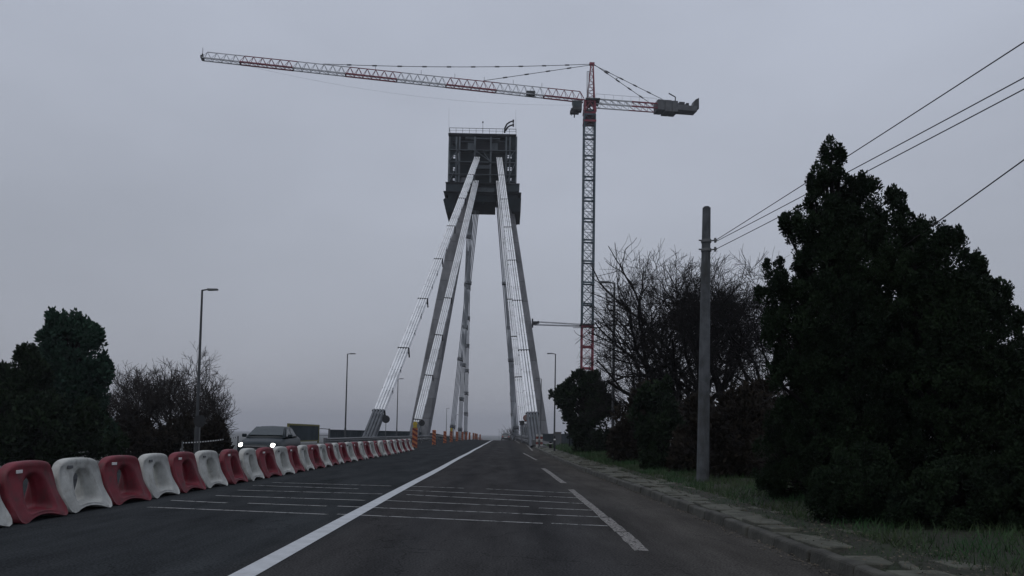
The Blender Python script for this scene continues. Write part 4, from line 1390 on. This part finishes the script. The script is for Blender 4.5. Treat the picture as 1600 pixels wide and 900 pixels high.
# ------------------------------------------------------------------ trees
def inpoly(px, py, poly):
    n = len(poly); c = np.zeros(len(px), bool); j = n - 1
    for i in range(n):
        xi, yi = poly[i]; xj, yj = poly[j]
        c ^= ((yi > py) != (yj > py)) & (px < (xj - xi) * (py - yi) / ((yj - yi) + 1e-9) + xi)
        j = i
    return c
def edgedist(px, py, poly):
    d = np.full(len(px), 1e9)
    for i in range(len(poly)):
        a = np.array(poly[i]); b = np.array(poly[(i + 1) % len(poly)]); ab = b - a
        t = np.clip(((px - a[0]) * ab[0] + (py - a[1]) * ab[1]) / (ab @ ab + 1e-9), 0, 1)
        d = np.minimum(d, np.hypot(px - a[0] - t * ab[0], py - a[1] - t * ab[1]))
    return d

def sprays(C, r, n, size, g, upb=0.8, el=None):
    K = len(C)
    dirs = g.normal(0, 1, (K, n, 3)); dirs /= np.linalg.norm(dirs, axis=2, keepdims=True)
    rad = g.random((K, n, 1)) ** 0.45
    rr = (r[:, None, None] if hasattr(r, '__len__') else r)
    sc3 = np.ones((K, 1, 3)); sc3[:, 0, 2] = 1.35 if el is None else el
    # flame shape: narrower towards the top of each spray
    tz_ = (dirs * rad)[:, :, 2:3]
    nar = np.concatenate([1 - .55 * np.clip(tz_, 0, 1)] * 2 + [np.ones_like(tz_)], 2)
    pos = C[:, None, :] + dirs * rad * rr * sc3 * nar
    d = dirs * 0.7 + g.normal(0, .6, dirs.shape) + np.array([0, 0, upb])
    d /= np.linalg.norm(d, axis=2, keepdims=True)
    w = np.cross(d, g.normal(0, 1, d.shape)); w /= np.linalg.norm(w, axis=2, keepdims=True) + 1e-9
    s = size * (0.6 + 0.8 * g.random((K, n, 1)))
    q = np.stack([pos, pos + d * s * .5 + w * s * .26, pos + d * s, pos + d * s * .5 - w * s * .26], 2)
    return q.reshape(-1, 3)

def jag(pts, step, amp, g):
    out = []
    n = len(pts)
    for i in range(n):
        a = np.array(pts[i]); b = np.array(pts[(i + 1) % n]); L = np.hypot(*(b - a)); k = max(1, int(L / step))
        nr = np.array([-(b - a)[1], (b - a)[0]]) / (L + 1e-9)
        for j in range(k):
            p = a + (b - a) * j / k
            o = (amp if (j + i) % 2 else -amp) * g.uniform(.2, 1.3)
            out.append(tuple(p + nr * o + g.normal(0, amp * .2, 2)))
    return out

def evergreen(poly, d, label, ncl, nper, r, size, seed, matn='leaf', base=None, name='evergreen_tree', cat='tree', group='evergreen trees beside the road', depth=1.0, trunk_r=.14, amp=None, gap=.0):
    g = np.random.default_rng(seed)
    W_ = [P(x, y, d) for x, y in poly]
    pw = [(v.x, v.z) for v in W_]
    amp = r * .8 if amp is None else amp
    pw = jag(pw, r * 2.0, amp, g)
    x0, x1 = min(a for a, b in pw), max(a for a, b in pw); z0, z1 = min(b for a, b in pw), max(b for a, b in pw)
    px = g.uniform(x0, x1, ncl * 10); pz = g.uniform(z0, z1, ncl * 10)
    k = inpoly(px, pz, pw); px, pz = px[k], pz[k]
    ed = edgedist(px, pz, pw)
    # openings between the sprays near the rim of the crown
    nz = np.sin(px / r * 1.1 + 2.1 * np.sin(pz / r * .7 + seed)) + np.sin(pz / r * 1.3 + 1.7 * np.sin(px / r * .9 + seed * 2))
    keep = g.random(len(px)) < np.where(ed < r * 3.2, np.where(nz > gap, 1.0, .12), 0.55)
    px, pz, ed = px[keep][:ncl], pz[keep][:ncl], ed[keep][:ncl]
    half = np.sqrt(np.clip(ed, 0.0, None)) * depth * np.sqrt((x1 - x0) / 2) * .9
    u = g.uniform(-1, 1, len(px)); u = np.sign(u) * np.abs(u) ** .6
    dy = u * half
    C = np.stack([px, d + dy, pz], 1)
    # the crown of a real tree is round: outline points stay in the middle plane, the rest bulges both ways
    rr = r * np.where(ed < r * 2, .6, 1.0) * (0.55 + 0.7 * g.random(len(px)))
    el = np.where(ed < r * 2.2, 1.75, 1.25)
    co = sprays(C, rr, nper, size, g, el=el)
    bx = (x0 + x1) / 2 if base is None else P(base, 700, d).x
    gz = terr(bx, d)
    t = empty(name, (bx, d, gz), label, cat, group, absolute=True)
    co = co[co.reshape(-1, 4, 3)[:, 0, 2].repeat(4) > gz - .02]
    mesh_np('crown', co, 4, M[matn], t)
    m = MB()
    top = Vector((pw[int(np.argmax([b for a, b in pw]))][0], d, z1 - .3))
    b0 = Vector((bx, d, gz - .05))
    tp = [b0.lerp(top, i / 6) + Vector((rnd.uniform(-.05, .05), rnd.uniform(-.05, .05), 0)) for i in range(7)]
    m.tube(tp, [trunk_r * (1 - .85 * i / 6) for i in range(7)], 8)
    for i in g.choice(len(C), min(len(C), 140), replace=False):
        c = Vector(C[i]); h = max(.06, min(.95, (c.z - gz) / max(.1, (z1 - gz)) * .75))
        a = b0.lerp(top, h); mid = a.lerp(c, .55) + Vector((0, 0, -.1))
        m.tube([a, mid, c], [trunk_r * .3, trunk_r * .2, .006], 5)
    m.build('trunk', M['bark'], t, smooth=True)
    return t

def bare(x, d, label, H, spread, seed, stems=5, lean=0.0, depth_=6, matn='bark', name='bare_tree', cat='tree', group='leafless trees and bushes', r0=.13, minr=.009, kids_=(2, 4), z0=None, up=.25, env=None):
    g = random.Random(seed)
    gz = terr(x, d) if z0 is None else z0
    t = empty(name, (x, d, gz), label, cat, group, absolute=True)
    mt_, mc = MB(), MB()
    cnt = [0]
    def grow(p, dr, L, r, lev):
        if cnt[0] > 40000: return
        cnt[0] += 1
        if env is not None and lev > 0:
            ex, ez, rx, rz_ = env
            if ((p.x - ex) / rx) ** 2 + ((p.y - d) / rx) ** 2 + ((p.z - ez) / rz_) ** 2 > g.uniform(.86, 1.12): return
        n = 4 if lev < 4 else 3
        pts = [p]; dd = dr.copy()
        for i in range(n):
            dd = (dd + Vector((g.gauss(0, .17), g.gauss(0, .17), g.gauss(0, .10) + up * .16))).normalized()
            pts.append(pts[-1] + dd * (L / n))
        rr = [max(minr * .8, r * (1 - .4 * i / n)) for i in range(n + 1)]
        (mt_ if lev < 2 else mc).tube(pts, rr, 7 if lev < 2 else (4 if lev < 4 else 3), cap=False)
        if lev >= depth_: return
        k = g.randint(*kids_) + (1 if lev in (2,) else 0)
        for j in range(k):
            f = g.uniform(.35, 1.0) if j else 1.0
            idx = f * n; i0 = min(int(idx), n - 1); q_ = pts[i0].lerp(pts[i0 + 1], idx - i0)
            ax = dd.orthogonal().normalized(); ax.rotate(Matrix.Rotation(g.uniform(0, 6.28), 3, dd))
            ang = g.uniform(.12, .35) if j == 0 else g.uniform(.35, .95)
            nd = (dd * math.cos(ang) + ax * math.sin(ang)).normalized()
            grow(q_, nd, L * g.uniform(.6, .85), max(minr, r * (.68 if j == 0 else .5)), lev + 1)
    for s in range(stems):
        a = 2 * math.pi * s / stems + g.uniform(-.4, .4)
        tl = spread * g.uniform(.3, 1.1)
        dr = Vector((math.cos(a) * tl + lean, math.sin(a) * tl * .8, 1)).normalized()
        grow(Vector((x + math.cos(a) * r0, d + math.sin(a) * r0, gz - .05)), dr, H * .30 * g.uniform(.8, 1.1), r0 * g.uniform(.7, 1.1), 0)
    mt_.build('trunk', M[matn], t, smooth=True)
    mc.build('branches', M[matn], t, smooth=True)
    return t

# big evergreen, right
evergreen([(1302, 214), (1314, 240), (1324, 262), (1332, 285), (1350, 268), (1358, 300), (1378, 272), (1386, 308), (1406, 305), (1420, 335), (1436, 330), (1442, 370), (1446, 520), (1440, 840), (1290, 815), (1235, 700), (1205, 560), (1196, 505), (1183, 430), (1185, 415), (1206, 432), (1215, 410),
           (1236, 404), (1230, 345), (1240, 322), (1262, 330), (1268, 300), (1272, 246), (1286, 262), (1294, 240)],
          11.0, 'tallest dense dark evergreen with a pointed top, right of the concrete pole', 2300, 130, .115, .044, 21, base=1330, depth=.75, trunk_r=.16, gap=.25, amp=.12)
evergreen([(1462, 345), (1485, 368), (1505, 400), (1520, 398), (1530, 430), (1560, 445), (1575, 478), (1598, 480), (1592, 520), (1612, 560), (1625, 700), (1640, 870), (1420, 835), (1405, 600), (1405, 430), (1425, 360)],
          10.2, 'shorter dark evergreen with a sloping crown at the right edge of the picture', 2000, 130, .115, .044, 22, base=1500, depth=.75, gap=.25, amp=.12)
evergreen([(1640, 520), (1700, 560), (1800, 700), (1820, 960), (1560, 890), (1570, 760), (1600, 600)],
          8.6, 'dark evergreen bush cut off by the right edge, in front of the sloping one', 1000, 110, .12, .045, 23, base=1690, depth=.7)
# low growth at their feet
for i, (x0, y0_, x1, y1, d, lab) in enumerate(((1180, 620, 1300, 778, 13.2, 'low dark bush at the left foot of the tallest evergreen'), (1270, 690, 1420, 818, 10.0, 'low green bush in front of the tallest evergreen'), (1400, 720, 1600, 850, 9.2, 'low green bush in front of the sloping evergreen'))):
    evergreen([(x0, y1), (x0 + 5, (y0_ + y1) / 2), ((x0 * 2 + x1) / 3, y0_), ((x0 + x1 * 2) / 3, y0_ + 8), (x1 - 5, (y0_ + y1) / 2), (x1, y1)], d, lab, 420, 110, .12, .04, 30 + i, name='bush', cat='bush', group='low bushes at the verge', trunk_r=.04, matn='leaf')
# small evergreen near the bridge
evergreen([(905, 576), (930, 592), (950, 600), (960, 640), (956, 722), (915, 716), (892, 690), (885, 655), (872, 640), (868, 620), (882, 600), (890, 585)],
          44, 'round topped dark evergreen below the crane mast, right of the bridge', 330, 90, .40, .20, 24, base=925, trunk_r=.2, depth=.8)
evergreen([(1010, 606), (1040, 600), (1062, 628), (1072, 690), (1066, 756), (1010, 750), (996, 690), (1000, 630)],
          24, 'dark upright evergreen shrub left of the concrete pole', 230, 90, .26, .13, 25, name='evergreen_shrub', cat='shrub', trunk_r=.08, depth=.8)
# bare trees, right
bare(8.7, 34, 'large leafless tree with spreading crooked branches left of the concrete pole', 12.0, .9, 41, 8, -.16, 7, r0=.19, minr=.0085, env=(7.9, 4.7, 4.3, 6.4), up=.10, kids_=(2, 4))
bare(10.9, 33, 'large leafless tree right behind the concrete pole', 11.2, .8, 42, 7, .0, 7, r0=.17, minr=.0085, env=(10.6, 4.3, 3.6, 5.6), up=.10, kids_=(2, 4))
bare(12.9, 32, 'leafless tree between the concrete pole and the tallest evergreen', 9.6, .7, 43, 5, .0, 6, r0=.14, minr=.009, env=(12.7, 3.8, 2.8, 4.2), up=.1)
bare(6.9, 33, 'lower leafless tree leaning left behind the right street lamp', 7.4, .8, 44, 6, -.35, 6, r0=.10, minr=.0085, env=(5.7, 3.0, 2.5, 3.0), up=.08)
# brown thickets under them
for i, (x, d, H, lab) in enumerate(((7.0, 27, 3.0, 'brown thicket left of the dark evergreen shrub'), (6.6, 22, 2.6, 'brown thicket directly left of the concrete pole'), (7.4, 19.5, 2.9, 'brown thicket directly right of the concrete pole'), (8.2, 17.5, 2.9, 'dense brown thicket between pole and tallest evergreen'), (8.6, 23, 3.4, 'taller brown thicket behind the concrete pole'), (6.6, 16.3, 1.9, 'small thicket at the foot of the big evergreens'))):
    bare(x, d, lab, H, .9, 60 + i, 10, 0, 5, name='thicket', cat='thicket', group='brown thickets under the bare trees', r0=.03, minr=.006, matn='bark2')
for i, (poly, d, lab) in enumerate((([(955, 640), (990, 620), (1012, 650), (1015, 745), (955, 725)], 29, 'dull brown bush behind the right street lamp'), ([(1050, 650), (1085, 620), (1120, 640), (1125, 765), (1050, 755)], 22, 'dull brown bush hugging the concrete pole'), ([(1110, 650), (1160, 610), (1215, 600), (1240, 700), (1225, 785), (1110, 765)], 19, 'dull brown bush right of the concrete pole'),
                                    ([(1000, 668), (1100, 650), (1200, 640), (1290, 630), (1290, 720), (1000, 715)], 42, 'long dark hedge behind the leafless trees'))):
    evergreen(poly, d, lab, 260, 70, .014 * d, .0062 * d, 50 + i, 'brush', name='brush_bush', cat='bush', group='dull brown bushes on the right', trunk_r=.03, depth=.7)

# left side trees
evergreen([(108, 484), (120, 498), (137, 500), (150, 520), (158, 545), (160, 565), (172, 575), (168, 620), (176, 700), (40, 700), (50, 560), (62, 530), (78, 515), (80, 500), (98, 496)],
          29, 'tall rounded evergreen behind the nearest red barriers on the left', 620, 90, .32, .15, 71, 'leaf_reflect', base=110, depth=.8, trunk_r=.2)
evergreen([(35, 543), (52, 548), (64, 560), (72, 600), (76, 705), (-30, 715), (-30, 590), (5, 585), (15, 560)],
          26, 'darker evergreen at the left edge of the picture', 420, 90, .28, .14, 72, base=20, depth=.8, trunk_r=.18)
bare(-16.6, 38, 'leafless bushy tree behind the tall left street lamp', 6.6, .8, 45, 8, .0, 6, r0=.09, minr=.009, z0=-.7, matn='bark2', env=(-16.7, 2.0, 2.5, 3.8), kids_=(2, 4))
bare(-19.2, 37, 'leafless bushy tree right of the tall left evergreen', 6.4, .8, 46, 7, 0, 6, r0=.09, minr=.009, z0=-.9, matn='bark2', env=(-19.2, 2.0, 2.5, 3.7), kids_=(2, 4))
bare(-15.6, 39, 'low leafless bush between the left street lamp and the oncoming car', 2.6, .9, 47, 8, .1, 5, r0=.04, minr=.007, z0=-.2, matn='bark2', env=(-15.4, .8, 1.3, 1.6))
for i, (poly, d, lab) in enumerate((([(172, 672), (200, 655), (240, 668), (290, 662), (320, 675), (330, 712), (172, 720)], 36, 'dull brown bush under the leafless trees on the left'), ([(300, 682), (330, 672), (352, 688), (362, 702), (300, 708)], 36.5, 'small brown bush beside the striped tape'),
                                    ([(-40, 640), (80, 620), (170, 650), (190, 720), (-40, 735)], 24, 'dark low bush under the left evergreens'))):
    evergreen(poly, d, lab, 240, 70, .013 * d, .006 * d, 80 + i, 'brush' if i < 2 else 'leaf', name='brush_bush', cat='bush', group='bushes on the left verge', trunk_r=.03, depth=.7)
# pale distant tree past the crest
bare(P(803, 680, 380).x, 380, 'pale distant leafless tree beyond the road crest', 19, .5, 48, 5, 0, 5, r0=.3, minr=.07, z0=-13, matn='bark2')

# ------------------------------------------------------------------ haze
m = MB(); m.box(-4700, 4700, -700, 4700, -22, 92)
hz = m.build('haze', M['ground'])
tag(hz, 'thin grey winter haze over the whole place', 'haze', kind='stuff')
hm = bpy.data.materials.new('haze'); hm.use_nodes = True
n_ = hm.node_tree.nodes; n_.clear()
out = n_.new('ShaderNodeOutputMaterial'); pv = n_.new('ShaderNodeVolumePrincipled')
pv.inputs['Color'].default_value = (0.88, 0.9, 0.95, 1); pv.inputs['Density'].default_value = 0.00038; pv.inputs['Anisotropy'].default_value = 0.2
hm.node_tree.links.new(pv.outputs[0], out.inputs['Volume'])
hz.data.materials.clear(); hz.data.materials.append(hm)
